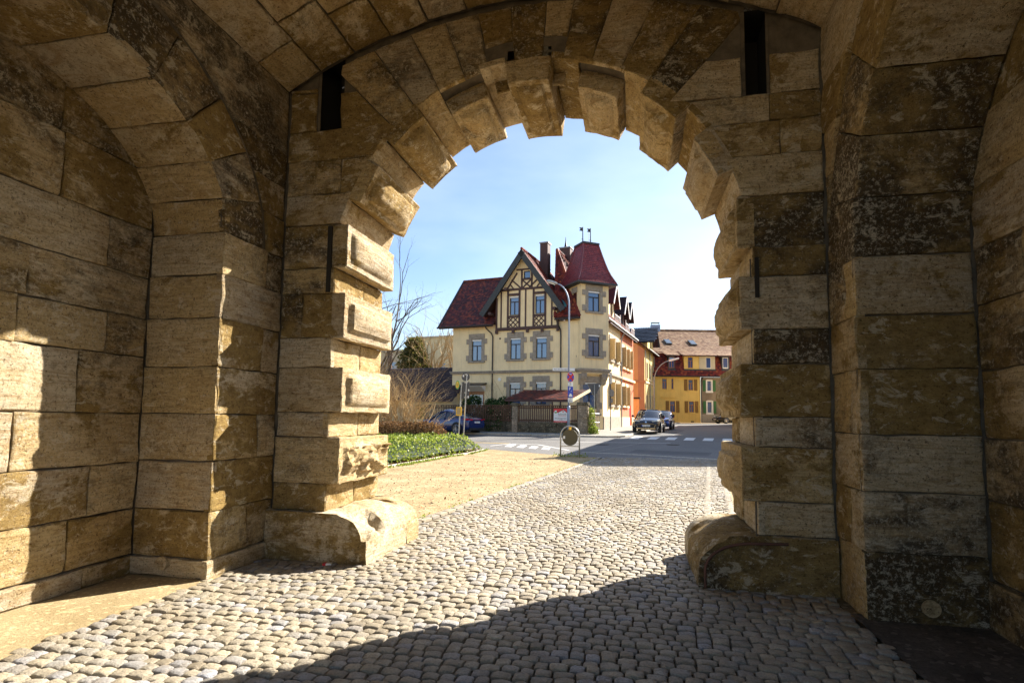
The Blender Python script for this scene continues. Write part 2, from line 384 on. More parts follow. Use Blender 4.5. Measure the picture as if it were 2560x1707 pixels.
# ==================================================================== THE GATE
XL, XR, YF, YO = -4.06, 1.84, 5.8, 7.1
XC, ZC, RR, RP = -1.12, 3.3, 2.26, 2.11
JL, JR, PL, PR = -3.38, 1.15, -3.235, 1.025
ND = .88                                    # depth of the side niches
VC, VR = .25, 6.0                           # vault centre height and radius
def zvault(x): return VC+math.sqrt(VR*VR-(x-XC)**2)
gate = thing('city_gate', (XC, YF, 0), 'old sandstone gate passage with rusticated arch opening onto the street', 'gate')

def core(name, polys, mat='mortar'):
    mb = MB()
    for p in polys: mb.poly(p)
    return mb.build(name, M[mat], gate, fix=False)

BANDS = [(.52, .83, 0), (.83, 1.35, 1), (1.35, 1.635, 0), (1.635, 2.15, 1), (2.15, 2.49, 0), (2.49, 3.01, 1), (3.01, 3.31, 0), (3.31, 3.83, 1)]

# --- front wall, inner face
def in_hole(x, z): return (-3.70 < x < -3.39 and z > 4.99) or (1.10 < x < 1.37 and z > 4.88)
mb = MB(); st = .1
x = XL-.1
while x < XR+.1:
    z = 0
    while z < 6.3:
        cx, cz = x+st/2, z+st/2
        ok = not in_hole(cx, cz)
        if cz < ZC and JL-.03 < cx < JR+.03: ok = False
        if cz >= ZC-.05 and math.hypot(cx-XC, cz-ZC) < RR+.1: ok = False
        if ok: mb.poly([(x, YF+.035, z), (x+st, YF+.035, z), (x+st, YF+.035, z+st), (x, YF+.035, z+st)])
        z += st
    x += st
front = mb.build('front_wall', M['mortar'], gate, fix=False)
# the two beam slots: pockets whose inner shade is painted near-black
for (x0, x1, z0, z1) in ((-3.70, -3.39, 4.99, 5.95), (1.10, 1.37, 4.88, 5.8)):
    m2 = MB(); y0, y1 = YF+.03, YF+.55
    m2.poly([(x0, y1, z0), (x1, y1, z0), (x1, y1, z1), (x0, y1, z1)]); m2.poly([(x0, y0, z0), (x1, y0, z0), (x1, y1, z0), (x0, y1, z0)])
    m2.poly([(x0, y0, z0), (x0, y1, z0), (x0, y1, z1), (x0, y0, z1)]); m2.poly([(x1, y0, z0), (x1, y1, z0), (x1, y1, z1), (x1, y0, z1)])
    m2.poly([(x0, y0, z1), (x1, y0, z1), (x1, y1, z1), (x0, y1, z1)])
    m2.build('beam_slot', M['cavity'], gate, fix=False)
NF = (0, -1, 0)
def fw_patch(xa, xb, z0, z1):
    """front wall patch between two edge functions x(z)"""
    def F(a, b):
        z = z0+(z1-z0)*b; x0, x1 = xa(z), xb(z); return Vector((x0+(x1-x0)*a, YF, z)), Vector(NF)
    return F
cst = lambda c: (lambda z: c)
def archL(z): return XC-math.sqrt(max(0, RR**2-max(0, z-ZC)**2))
def archR(z): return XC+math.sqrt(max(0, RR**2-max(0, z-ZC)**2))
for (z0, z1, pr) in BANDS:
    xl = PL if pr else JL
    if z0 == 3.31 or z1 > 3.5: xl = PL
    sp = random.uniform(-3.85, -3.6) if (z0 in (.83, 2.49)) else None
    mt = M['stone']
    if sp and z0 > 1: 
        stone(fw_patch(cst(XL+.01), cst(sp), z0, z1), front, M['stone_dark']); stone(fw_patch(cst(sp), cst(xl), z0, z1), front, M['stone_dark'], chip=.9)
    else: stone(fw_patch(cst(XL+.01), cst(xl), z0, z1), front, mt, chip=.9)
    xr = PR if pr else JR
    stone(fw_patch(cst(xr), cst(XR-.01), z0, z1), front, M['stone_dark'] if z0 > 2 else mt, chip=.9)
stone(fw_patch(cst(XL+.01), cst(JL), .28, .52), front, M['stone']); stone(fw_patch(cst(JR), cst(XR-.01), .28, .52), front, M['stone_dark'])
# horizontal courses beside the arch ring
zs = [3.83, 4.2, 4.62, 4.99]
for i in range(3):
    z0, z1 = zs[i], zs[i+1]
    if i == 1:
        stone(fw_patch(cst(XL+.01), cst(-3.35), z0, z1), front, M['stone']); stone(fw_patch(cst(-3.35), archL, z0, z1), front, M['stone'])
    else: stone(fw_patch(cst(XL+.01), archL, z0, z1), front, M['stone'])
zs = [3.83, 4.25, 4.60, 4.88]
for i in range(3):
    z0, z1 = zs[i], zs[i+1]
    if i == 0: stone(fw_patch(archR, cst(XR-.01), z0, z1), front, M['stone'])
    else:
        xm = 1.55-.1*i
        stone(fw_patch(archR, cst(xm), z0, z1), front, M['stone']); stone(fw_patch(cst(xm), cst(XR-.01), z0, z1), front, M['stone'])
stone(fw_patch(cst(XL+.01), cst(-3.70), 4.99, 5.48), front, M['stone'])
stone(fw_patch(cst(1.37), cst(XR-.01), 4.88, 5.3), front, M['stone'])
def rad_patch(p0, p1, r0, r1f):
    def F(a, b):
        ph = p0+(p1-p0)*a; r0_ = r0(ph) if callable(r0) else r0; r = r0_+(r1f(ph)-r0_)*b
        return Vector((XC+r*math.cos(ph), YF, ZC+r*math.sin(ph))), Vector(NF)
    return F
def r_vault(ph):
    # radius at which the ray meets the vault, a hair below it
    lo, hi = 2.0, 4.5
    for _ in range(30):
        m_ = (lo+hi)/2; X = XC+m_*math.cos(ph); Z = ZC+m_*math.sin(ph)
        if abs(X-XC) < 5.9 and Z < zvault(X)-.03: lo = m_
        else: hi = m_
    return lo
def r_side(ph):
    # voussoirs near the haunch stop at the beam slots
    r = r_vault(ph); X = XC+r*math.cos(ph)
    if math.cos(ph) < 0: r = min(r, (XC+3.39)/max(.05, -math.cos(ph)))
    else: r = min(r, (1.10-XC)/max(.05, math.cos(ph)))
    return r
PER, PRO = 20.75, 13.0
edges = []                                   # voussoir boundaries on the wall face, in degrees
ang = [47, 55, 63.5, 72, 80, 86, 94, 101.5, 109, 117, 125.5, 134]
for i in range(len(ang)-1):
    p0, p1 = R(ang[i]), R(ang[i+1]); lowr = RR
    if i in (4, 6): lowr = 2.52              # the two stones cut back above the ring
    stone(rad_patch(p0, p1, lowr, r_side), front, M['stone' if i % 3 else 'stone_dark'], amp=.016, bev=.028, chip=.9)
    if lowr > RR:
        def Fs(a, b, p0=p0, p1=p1):
            ph = p0+(p1-p0)*a; return Vector((XC+2.52*math.cos(ph), YF+.3*b, ZC+2.52*math.sin(ph))), Vector((-math.cos(ph), 0, -math.sin(ph)))
        stone(Fs, front, M['stone_dark'], skirt=.03)
        def Fb(a, b, p0=p0, p1=p1):
            ph = p0+(p1-p0)*a; r = RP+.02+(2.52-RP)*b; return Vector((XC+r*math.cos(ph), YF+.3, ZC+r*math.sin(ph))), Vector(NF)
        stone(Fb, front, M['stone_dark'], skirt=.03)
# slivers left of and right of the slots, above the courses
stone(fw_patch(cst(-3.385), lambda z: XC-math.sqrt(max(0, 2.25**2-(z-ZC)**2))-.02 if z < 4.95 else XC+(z-ZC)/math.tan(R(134))-.01, 4.63, 5.42), front, M['stone'], chip=.9)
stone(fw_patch(lambda z: XC+(z-ZC)/math.tan(R(47))+.01, cst(1.095), 4.89, 5.3), front, M['stone'])
stone(fw_patch(cst(XL+.01), cst(-3.70), 5.485, 5.52), front, M['stone_dark'])

# --- jambs and arch intrados
arch = MB(); segs = []
for i in range(49):
    ph = math.pi*i/48; segs.append((XC+(RR+.05)*math.cos(ph), ZC+(RR+.05)*math.sin(ph)))
prof = [(JR+.05, 0)]+segs+[(JL-.05, 0)]
for i in range(len(prof)-1):
    (xa, za), (xb, zb) = prof[i], prof[i+1]; arch.poly([(xa, YF+.06, za), (xb, YF+.06, zb), (xb, YO, zb), (xa, YO, za)])
arch = arch.build('arch_lining', M['mortar'], gate, fix=False)
def pillow(rough=0, ribs=0, seed=0):
    sv = Vector((seed, seed*1.7, -seed))
    def sh(a, b, P):
        def ss(t, m0, m1): t = (t-m0)/(m1-m0); t = max(0, min(1, t)); return t*t*(3-2*t)
        k = ss(min(a, 1-a), .08, .105)*ss(min(b, 1-b), .15, .215)
        k2 = ss(min(a, 1-a), .10, .2)*ss(min(b, 1-b), .2, .42)
        h = .052*k+.03*k2
        if rough: h += k*(.11*fbm(P*5+sv, 5)+.05*noise.noise(Vector((P.x*4, P.y*4, P.z*26))+sv))
        return h
    return sh
def jamb_patch(x, y0, y1, z0, z1, nx):
    def F(a, b): return Vector((x, y0+(y1-y0)*a, z0+(z1-z0)*b)), Vector((nx, 0, 0))
    return F
def cap_patch(x0, x1, y0, y1, z, nz):
    def F(a, b): return Vector((x0+(x1-x0)*a, y0+(y1-y0)*b, z)), Vector((0, 0, nz))
    return F
for side in (-1, 1):
    for k, (z0, z1, pr) in enumerate(BANDS):
        if side < 0: xr_, xp = JL, PL
        else: xr_, xp = JR, PR
        n = -side; mt = M['stone_pale']
        if pr:
            worn = (z0 < 1 and side < 0)
            stone(jamb_patch(xp, YF, YO, z0, z1, n), arch, mt, cell=.027, shape=pillow(worn, 0, k+1), bev=.006, skirt=.16, amp=.006, chip=.4)
            stone(cap_patch(xr_+.0*side, xp, YF, YO, z0, -1), arch, mt, skirt=.02, cell=.15); stone(cap_patch(xr_, xp, YF, YO, z1, 1), arch, mt, skirt=.02, cell=.15)
        else:
            ym = YF+.75+random.uniform(-.12, .12)
            stone(jamb_patch(xr_, YF, ym, z0, z1, n), arch, mt, amp=.006, bev=.01); stone(jamb_patch(xr_, ym, YO, z0, z1, n), arch, mt, amp=.006, bev=.01)
def arc_patch(p0, p1, r, y0, y1):
    def F(a, b):
        ph = p0+(p1-p0)*b; return Vector((XC+r*math.cos(ph), y0+(y1-y0)*a, ZC+r*math.sin(ph))), Vector((-math.cos(ph), 0, -math.sin(ph)))
    return F
def radial_cap(ph, r0, r1, y0, y1, sgn):
    T = Vector((-math.sin(ph), 0, math.cos(ph)))*sgn
    def F(a, b):
        r = r0+(r1-r0)*b; return Vector((XC+r*math.cos(ph), y0+(y1-y0)*a, ZC+r*math.sin(ph))), T
    return F
def annulus_front(p0, p1, r0, r1, y):
    def F(a, b):
        ph = p0+(p1-p0)*a; r = r0+(r1-r0)*b; return Vector((XC+r*math.cos(ph), y, ZC+r*math.sin(ph))), Vector(NF)
    return F
b0 = 90-4*PER+PRO/2                          # top of band A on the arc (7 + 6.5)
for k in range(-3, 4):
    c = 90+PER*k; p0, p1 = R(c-PRO/2), R(c+PRO/2); rp = RP
    ext = .1 if k == 0 else 0
    ys = YF+.3 if abs(k) == 1 or k == 0 else YF
    ys = YF if k == 0 or abs(k) > 1 else YF+.28
    mt = M['stone_soffit']
    stone(arc_patch(p0, p1, rp-ext, ys, YO), arch, mt, cell=.027, shape=pillow(0, 0, k+9), bev=.006, skirt=.2, amp=.006, chip=.5)
    stone(radial_cap(p0, rp-ext, RR+.03, ys, YO, -1), arch, mt, skirt=.02, cell=.15, amp=.004); stone(radial_cap(p1, rp-ext, RR+.03, ys, YO, 1), arch, mt, skirt=.02, cell=.15, amp=.004)
    stone(annulus_front(p0, p1, rp-ext, RR+.02, ys), arch, mt, skirt=.03, amp=.005, bev=.01)
for k in range(-4, 4):
    p0, p1 = R(90+PER*k+PRO/2), R(90+PER*(k+1)-PRO/2)
    if k == -4: p0 = R(13.6)
    if k == 3: p1 = R(180-13.6)
    stone(arc_patch(p0, p1, RR, YF, YO), arch, M['stone_soffit'], amp=.007, bev=.012)
# band A sits partly above the springing: soffit slivers between it and the ring are closed by the lining

# strips painted dark in place of the shaded grooves beside the jambs
for (x0, x1, z0, z1) in ((-3.47, -3.42, 3.02, 3.80), (1.175, 1.215, 2.80, 3.20)):
    mb = MB(); mb.box(x0, x1, YF-.022, YF+.02, z0, z1); mb.build('groove_shade', M['cavity'], front)
# --- wheel-guard stones (rounded blocks at the foot of the jambs)
def guard(x_wall, x_out, y0, y1, h, name, mt, seed):
    mb = MB(); s_ = 1 if x_out > x_wall else -1; wd = abs(x_out-x_wall); rx, rz = .46, h-.2
    prof = [(0, 0.0)]
    P = [(wd, 0), (wd, .1), (wd, .2)]+[(wd-rx*(1-math.cos(t)), .2+rz*math.sin(t)) for t in [math.pi/2*i/9 for i in range(1, 10)]]+[(wd-rx-(wd-rx)*i/6, h) for i in range(1, 7)]
    ny = 14; sv = Vector((seed, 3*seed, 7))
    rows = []
    for j in range(ny+1):
        y = y0+(y1-y0)*j/ny; row = []
        for (q, z) in P:
            p = Vector((x_wall+s_*q, y, z)); h_ = .03*fbm(p*2.6+sv, 4)
            if z > .3 and j < 7: h_ -= .14*max(0, noise.noise(p*3.6+sv)+.02)+.04*max(0, noise.noise(p*11+sv))
            if z < .02: h_ = 0
            row.append(p+Vector((s_*(1 if z < .3 else .45), 0, .0 if z < .21 else 1)).normalized()*h_)
        rows.append(row)
    mb.quadgrid(rows)
    # front and back faces as fans towards the wall
    for j in (0, ny):
        row = rows[j]; m_ = 8; grid = []
        for t in range(m_+1):
            f_ = t/m_; g_ = []
            for p in row:
                q = Vector((x_wall, p.y, p.z*(1 if p.z <= h else 1)))
                pp = p.lerp(Vector((x_wall, p.y, p.z)), f_)
                if 0 < t and j == 0: pp.y += .012*fbm(pp*3+sv, 3)+(.02 if False else 0)
                g_.append(pp)
            grid.append(g_)
        mb.cur = 1; mb.quadgrid(grid); mb.cur = 0
    o = mb.build(name, [mt, M['stone_dark']], gate, smooth=True); o.data.set_sharp_from_angle(angle=.8); return o
g1 = guard(XL+.01, -2.8, 5.68, 6.75, .53, 'wheel_guard', M['stone_pale'], 2.0)
g2 = guard(XR-.01, .6, 5.74, 6.75, .50, 'wheel_guard', M['stone'], 5.0)
# dark rim line along the front of the right guard
rim = MB(); pts = [(.66, 5.72, .02), (.66, 5.72, .18)]+[(.66+.44*(1-math.cos(t)), 5.722, .18+.27*math.sin(t)) for t in [math.pi/2*i/8 for i in range(1, 9)]]+[(1.4, 5.725, .46)]
rim.tube(pts, .014, 6); rim.build('rim_line', M['rust'], g2)
# far part of each guard: second stone
g3 = guard(XL+.01, -2.79, 6.765, 7.12, .52, 'wheel_guard', M['stone_pale'], 8.0)
g4 = guard(XR-.01, .6, 6.765, 7.12, .50, 'wheel_guard', M['stone'], 11.0)

# --- side walls with their niches
class Niche:
    def __init__(s, X, n, yc, a, z0, b, yj): s.X, s.n, s.yc, s.a, s.z0, s.b, s.yj = X, n, yc, a, z0, b, yj; s.XB = X-n*ND
    def pt(s, t, k=1.0): return s.yc+s.a*k*math.cos(t), s.z0+s.b*k*math.sin(t)
    def ell(s, y, k=1.0):
        q = (y-s.yc)/(s.a*k); return s.z0+s.b*k*math.sqrt(max(0, 1-q*q)) if abs(q) < 1 else None
NL = Niche(XL, 1, 3.2, 1.63, 3.455, 1.15, 4.83); NR = Niche(XR, -1, 3.3, 1.87, 3.0, 1.86, 5.17)
for N_, nm, zc_side in ((NL, 'left', None), (NR, 'right', None)):
    X, n = N_.X, N_.n; dk = n > 0
    # mortar core of passage wall (cells, niche opening left out)
    mb = MB(); st = .1; y = -.7
    while y < YF+.05:
        z = 0
        while z < 5.7:
            cy, cz = y+st/2, z+st/2; e = N_.ell(cy, 1.0)
            inside = abs(cy-N_.yc) < N_.a+.05 and (cz < N_.z0 or (e and cz < e+.09) or (not e and cz < N_.z0))
            if not inside: mb.poly([(X-n*.035, y, z), (X-n*.035, y+st, z), (X-n*.035, y+st, z+st), (X-n*.035, y, z+st)])
            z += st
        y += st
    wall = mb.build('passage_wall', M['mortar'], gate, fix=False)
    nb = MB(); y0, y1 = 2*N_.yc-N_.yj, N_.yj; XB = N_.XB
    nb.poly([(XB-n*.035, y0-.1, 0), (XB-n*.035, y1+.1, 0), (XB-n*.035, y1+.1, 5.2), (XB-n*.035, y0-.1, 5.2)])
    for yy, s_ in ((y1, 1), (y0, -1)): nb.poly([(XB-n*.1, yy+s_*.035, 0), (X, yy+s_*.035, 0), (X, yy+s_*.035, N_.z0+.05), (XB-n*.1, yy+s_*.035, N_.z0+.05)])
    for i in range(24):
        t0, t1 = math.pi*i/24, math.pi*(i+1)/24; (ya, za), (yb, zb) = N_.pt(t0, 1.022), N_.pt(t1, 1.022)
        nb.poly([(XB-n*.1, ya, za), (XB-n*.1, yb, zb), (X-n*.03, yb, zb), (X-n*.03, ya, za)])
    niche = nb.build('niche_lining', M['mortar'], gate, fix=False)
    SM = 'stone' if dk else 'stone_dark'
    if dk: zj = [0.0, .18, .645, 1.13, 1.6, 2.075, 2.57, 3.02, 3.455]
    else: zj = [0.0, .55, 1.03, 1.5, 2.04, 2.49, 3.0]
    def pw(ya, yb, z0, z1, X=X, n=n):
        def F(a, b):
            z = z0+(z1-z0)*b; q0 = ya(z) if callable(ya) else ya; q1 = yb(z) if callable(yb) else yb
            return Vector((X, q0+(q1-q0)*a, z)), Vector((n, 0, 0))
        return F
    # pier between niche and front wall, jamb of the niche, back wall
    for i in range(len(zj)-1):
        z0, z1 = zj[i], zj[i+1]; out = .035 if z0 == 0 and dk else 0
        if i % 2 and dk:
            ym = YF-random.uniform(.25, .45); stone(pw(N_.yj-out, ym, z0, z1, X+n*out), wall, M['stone']); stone(pw(ym, YF, z0, z1, X+n*out), wall, M['stone'])
        elif i % 2 and not dk:
            ym = N_.yj+random.uniform(.18, .3); stone(pw(N_.yj-out, ym, z0, z1), wall, M['stone_pale']); stone(pw(ym, YF, z0, z1), wall, M['stone'])
        else: stone(pw(N_.yj-out, YF, z0, z1, X+n*out), wall, M['stone' if dk else 'stone_pale'])
        mt = M['stone_pale'] if dk else M[('stone_dark', 'stone', 'stone', 'stone', 'stone_dark', 'stone_dark')[i]]
        yj = N_.yj-out
        def Fj(a, b, z0=z0, z1=z1, yj=yj, out=out): return Vector((X+n*out+(N_.XB-X-n*out)*a, yj, z0+(z1-z0)*b)), Vector((0, -1, 0))
        stone(Fj, niche, mt, amp=.012)
        def Fj2(a, b, z0=z0, z1=z1): return Vector((X+(N_.XB-X)*a, 2*N_.yc-N_.yj, z0+(z1-z0)*b)), Vector((0, 1, 0))
        stone(Fj2, niche, M[SM], cell=.2)
    zb = ([0.0, .18, .64, 1.11, 1.6, 2.17, 2.57, 3.0, 3.5, 4.1, 4.75] if dk else [0.0, .38, 1.0, 1.48, 2.02, 2.55, 3.0, 3.5, 4.04, 4.6, 5.0])
    for i in range(len(zb)-1):
        z0, z1 = zb[i], zb[i+1]; y = 2*N_.yc-N_.yj; cuts = [y]; out = .03 if z0 == 0 else 0
        if z0 >= N_.z0-.2:
            pass
        yy = y+random.uniform(.5, .9)
        while yy < N_.yj-.4: cuts.append(yy); yy += random.uniform(.6, 1.15)
        cuts.append(N_.yj)
        for c0, c1 in zip(cuts[:-1], cuts[1:]):
            mid = (c0+c1)/2
            if min(N_.ell(max(min(c0, N_.yc+N_.a*.98), N_.yc-N_.a*.98)) or 0, 9) < z0-1.2 and abs(mid-N_.yc) > 1.0: continue
            stone(pw(c0, c1, z0, z1, N_.XB+n*out), niche, M['stone_pale' if dk and z0 < 2.5 and c0 < 3.9 else SM], amp=.013, bed=.012)  # pale stones where the sun patch lands: sunlight put into the colour
    # soffit of the niche arch, one stone deep; ring faces on the passage wall
    m_ = 11 if dk else 12
    for i in range(m_):
        t0, t1 = math.pi*i/m_, math.pi*(i+1)/m_
        def Fs(a, b, t0=t0, t1=t1):
            t = t0+(t1-t0)*b; y, z = N_.pt(t); nn = Vector((0, -math.cos(t)/N_.a, -math.sin(t)/N_.b)).normalized()
            return Vector((X+(N_.XB-X)*a, y, z)), nn
        stone(Fs, niche, M['stone_pale' if dk else 'stone_dark'], amp=.008)  # left soffit pale: light bounced from below is put into its colour
        dep = .62
        def Fr(a, b, t0=t0, t1=t1, dep=dep):
            t = t0+(t1-t0)*a; y, z = N_.pt(t); yo, zo = N_.yc+(N_.a+dep)*math.cos(t), N_.z0+(N_.b+dep)*math.sin(t)
            zo = min(zo, 5.5); yo = min(yo, YF)
            return Vector((X, y+(yo-y)*b, z+(zo-z)*b)), Vector((n, 0, 0))
        stone(Fr, wall, M['stone_dark'], amp=.012)
    # courses above the pier, behind the ring
    def ring_out(z, N_=N_):
        q = (z-N_.z0)/(N_.b+.68); return N_.yc+(N_.a+.68)*math.sqrt(max(0, 1-q*q)) if 0 <= q < 1 else N_.yc+.2
    zz = [N_.z0, N_.z0+.45, N_.z0+.85, N_.z0+1.25, 5.5] if dk else [3.0, 3.5, 3.95, 4.4, 4.85, 5.5]
    for z0, z1 in zip(zz[:-1], zz[1:]):
        if ring_out(z1) < YF-.06: stone(pw(lambda z: min(YF-.03, ring_out(z)+.0), YF, z0, z1), wall, M['stone_dark' if dk else 'stone'], amp=.016)
    # small round plug near the foot of the jamb
    pc = ((-4.52, .14), (2.29, .14))[0 if dk else 1]; pk = MB(); pk.disc((pc[0], N_.yj-(.055 if dk else .02), pc[1]), (0, 1, 0), .065, .03, 16)
    pk.build('round_plug', M['stone_pale'], niche)
    # courses of the passage wall nearer than the niche
    yn = 2*N_.yc-N_.yj
    for z0, z1 in zip(zj[:-1], zj[1:]):
        stone(pw(.3, yn, z0, z1), wall, M[SM], cell=.25); stone(pw(-.7, .3, z0, z1), wall, M[SM], cell=.25)

# --- vault
vb = MB(); ph0, ph1 = math.asin((XL-XC)/VR), math.asin((XR-XC)/VR)
rows = []
for i in range(25):
    ph = ph0-.01+(ph1-ph0+.02)*i/24; rows.append([(XC+(VR+.05)*math.sin(ph), y, VC+(VR+.05)*math.cos(ph)) for y in (-.7, YF+.04)])
vb.quadgrid(rows); vault = vb.build('vault', M['mortar'], gate, fix=False)
nc = 13
for i in range(nc):
    a0, a1 = ph0+(ph1-ph0)*i/nc, ph0+(ph1-ph0)*(i+1)/nc
    y1 = YF-.02-random.uniform(0, .03)
    first = True
    while y1 > .6:
        y0 = y1-random.uniform(.75, 1.25)*(1 if not first or i % 2 else .6); first = False
        def Fv(a, b, a0=a0, a1=a1, y0=y0, y1=y1):
            ph = a0+(a1-a0)*b; return Vector((XC+VR*math.sin(ph), y0+(y1-y0)*a, VC+VR*math.cos(ph))), Vector((-math.sin(ph), 0, -math.cos(ph)))
        stone(Fv, vault, M['stone_soffit' if (i*7+int(y0*3)) % 4 else 'stone'], amp=.014, bev=.026, gap=.01)
        y1 = y0
# --- outer body of the gate (seen from the street side only)
ob = MB()
n_ = 24
top = 6.6  # top kept low, passage cut short behind the camera, to admit light
def outer_front(y):
    arc = [(XC+(RR+.08)*math.cos(math.pi*i/n_), ZC+(RR+.08)*math.sin(math.pi*i/n_)) for i in range(n_+1)]
    right = [(JR+.08, 0)]+arc[:n_//2+1]; left = [(JL-.08, 0)]+arc[::-1][:n_//2+1]
    ob.poly([(9, y, 0), (9, y, top), (XC, y, top)]+[(x, y, z) for x, z in right[::-1]])
    ob.poly([(-11, y, 0), (-11, y, top), (XC, y, top)]+[(x, y, z) for x, z in left[::-1]])
outer_front(YO+.004)
ob.poly([(-11, YO, 0), (-11, -.7, 0), (-11, -.7, top), (-11, YO, top)]); ob.poly([(9, YO, 0), (9, -.7, 0), (9, -.7, top), (9, YO, top)])
ob.poly([(-11, YO, top), (9, YO, top), (9, -.7, top), (-11, -.7, top)])
ob.build('outer_wall', M['stone'], gate, fix=False)

# ==================================================================== GROUND
HO = Vector((-3.97, 39.93, 0)); HA = R(10.1)
HU = Vector((math.cos(HA), -math.sin(HA), 0)); HV = Vector((math.sin(HA), math.cos(HA), 0))
ZB = [(-200, 0), (-16.9, 0), (-4.9, .58), (0, .70), (30, 1.27), (3000, 1.27)]
def zg(v):
    for (a, za), (b, zb_) in zip(ZB[:-1], ZB[1:]):
        if v <= b: return za+(zb_-za)*(v-a)/(b-a)
    return 1.27
def W(u, v, z=0.0): return HO+HU*u+HV*v+Vector((0, 0, z))
def G(u, v, dz=0.0): return W(u, v, zg(v)+dz)
def uv(x, y): d = Vector((x, y, 0))-HO; return d.dot(HU), d.dot(HV)
def clip(poly, v, keep_above):
    out = []
    for i in range(len(poly)):
        a, b = poly[i], poly[(i+1) % len(poly)]; ia = (a[1] >= v) == keep_above; ib = (b[1] >= v) == keep_above
        if ia: out.append(a)
        if ia != ib: t = (v-a[1])/(b[1]-a[1]); out.append((a[0]+(b[0]-a[0])*t, v))
    return out
def sheet(name, poly, dz, mat, parent=None, kind='structure', mb=None):
    """a ground sheet in street coordinates, bent where the slope changes"""
    own = mb is None; mb = mb or MB(); brk = [b[0] for b in ZB[1:-1]]
    rest = poly
    for v in brk+[None]:
        if v is None: part = rest
        else: part = clip(rest, v, False); rest = clip(rest, v, True)
        if len(part) >= 3: mb.poly([G(p[0], p[1], dz) for p in part])
        if len(rest) < 3: break
    if own:
        o = mb.build(name, M[mat], parent, fix=False); tag(o, kind=kind); return o
sheet('ground', [(-900, -300), (900, -300), (900, 1500), (-900, 1500)], -.05, 'gravel')  # pale gravel also chosen to bounce light into the gate passage
# kerb lines of the cobbled way, as world x for a given world y
def lerp_tab(t, y):
    for (a, xa), (b, xb) in zip(t[:-1], t[1:]):
        if y <= b: return xa+(xb-xa)*(y-a)/(b-a)
    return t[-1][1]
KL = [(-3, -4.02), (7.0, -4.02), (7.15, -3.42), (7.94, -3.25), (10.64, -2.93), (14.7, -2.40), (23.0, -1.37), (30, -.5)]
KR = [(-3, 1.78), (7.0, 1.78), (7.2, 1.28), (10.1, 1.64), (14.3, 2.17), (22.4, 3.19), (30, 4.2)]
def world_sheet(name, pts, dz, mat): return sheet(name, [uv(*p) for p in pts], dz, mat)
road = world_sheet('cobbled_road', [(KL[0][1], -3), (KR[0][1], -3), (1.78, 7.1), (1.28, 7.12), (3.19, 22.4), (3.2, 22.6), (-1.32, 23.4), (-2.4, 14.7), (-3.25, 7.94), (-3.42, 7.12), (-4.02, 7.1)], -.021, 'joint_sand')
floor_l = world_sheet('niche_floor', [(-4.95, 1.3), (-4.0, 1.3), (-4.0, 5.8), (-4.95, 5.8)], .0, 'mosaic')
floor_r = world_sheet('niche_floor', [(1.76, 1.2), (2.75, 1.2), (2.75, 5.3), (1.76, 5.3)], .012, 'slab')
grav = sheet('gravel_forecourt', [uv(-3.3, 7.1), uv(-3.2, 7.94), uv(-2.4, 14.7), uv(-1.36, 23.0), (3.82, -15.98), (.2, -14.75), (-6, -14.9), (-6, -33), uv(-9, 7.1)], .006, 'gravel')
asph = sheet('road', [(-70, -14.7), (.2, -14.7), (3.85, -15.95), (5.5, -16.25), (10.2, -16.0), (40, -15.5), (40, 26), (4.4, 26), (4.4, -6.4), (-70, -6.4)], .004, 'asphalt')
sheet('forecourt', [uv(1.4, 7.1), uv(2.3, 14.3), uv(3.3, 22.6), (40, -15.6), (40, -32), uv(9, 7.1)], -.004, 'gravel')
walkz = .09
pave = sheet('pavement', [(-70, -6.4), (3.6, -6.4), (4.2, -6.1), (4.55, -5.6), (4.65, -5.0), (4.65, 26.5), (1.5, 26.5), (1.5, -4.9), (-70, -4.9)], walkz, 'sidewalk')
sheet('garden_ground', [(-70, -4.9), (1.5, -4.9), (1.5, 1), (-70, 1)], walkz-.02, 'earth')
# kerb stones along the pavement and round its corner
line = [(-9, -6.4)]+[(-9+i*1.0, -6.4) for i in range(1, 13)]+[(3.65, -6.37), (4.2, -6.08), (4.55, -5.6), (4.66, -5.0)]+[(4.66, -5.0+i*1.0) for i in range(1, 24)]
for (a, b) in zip(line[:-1], line[1:]):
    d = Vector((b[0]-a[0], b[1]-a[1], 0)).normalized(); nn = Vector((d.y, -d.x, 0)); mb = MB(); g = .01
    q = [(a[0]+d.x*g, a[1]+d.y*g), (b[0]-d.x*g, b[1]-d.y*g)]
    pts = [q[0], q[1], (q[1][0]-nn.x*.16, q[1][1]-nn.y*.16), (q[0][0]-nn.x*.16, q[0][1]-nn.y*.16)]
    mb.hexa([G(*p, -.04) for p in pts]+[G(*p, walkz+.012) for p in pts]); mb.build('kerb_stone', M['kerb'], pave, bevel=.012)
# road paint
def paint(name, poly, mat='road_paint', dz=.009): 
    return sheet(name, poly, dz, mat, asph, None)
for i in range(6):
    u0 = 5.0+i*.98
    paint('zebra_stripe', [(u0, -6.85), (u0+.52, -6.85), (u0+.52, -5.1), (u0, -5.1)])
hatch = [(-.4, -13.05), (1.2, -11.9), (3.35, -14.1)]
for (a, b, w_) in ((( -.6, -13.2), (-.1, -11.75), .1), ((-.1, -11.75), (1.3, -11.8), .1), ((1.3, -11.8), (3.6, -14.0), .1)):
    d = Vector((b[0]-a[0], b[1]-a[1])).normalized(); nx_, ny_ = -d.y*w_, d.x*w_
    paint('hatch_border', [(a[0], a[1]), (b[0], b[1]), (b[0]+nx_, b[1]+ny_), (a[0]+nx_, a[1]+ny_)], dz=.012)
for i in range(4):
    u0 = -.1+i*.72; v0 = -11.95-.35*i
    paint('hatch_stripe', [(u0, v0), (u0+.38, v0-.05), (u0+.62, v0-1.35+.12*i), (u0+.2, v0-1.2+.12*i)])
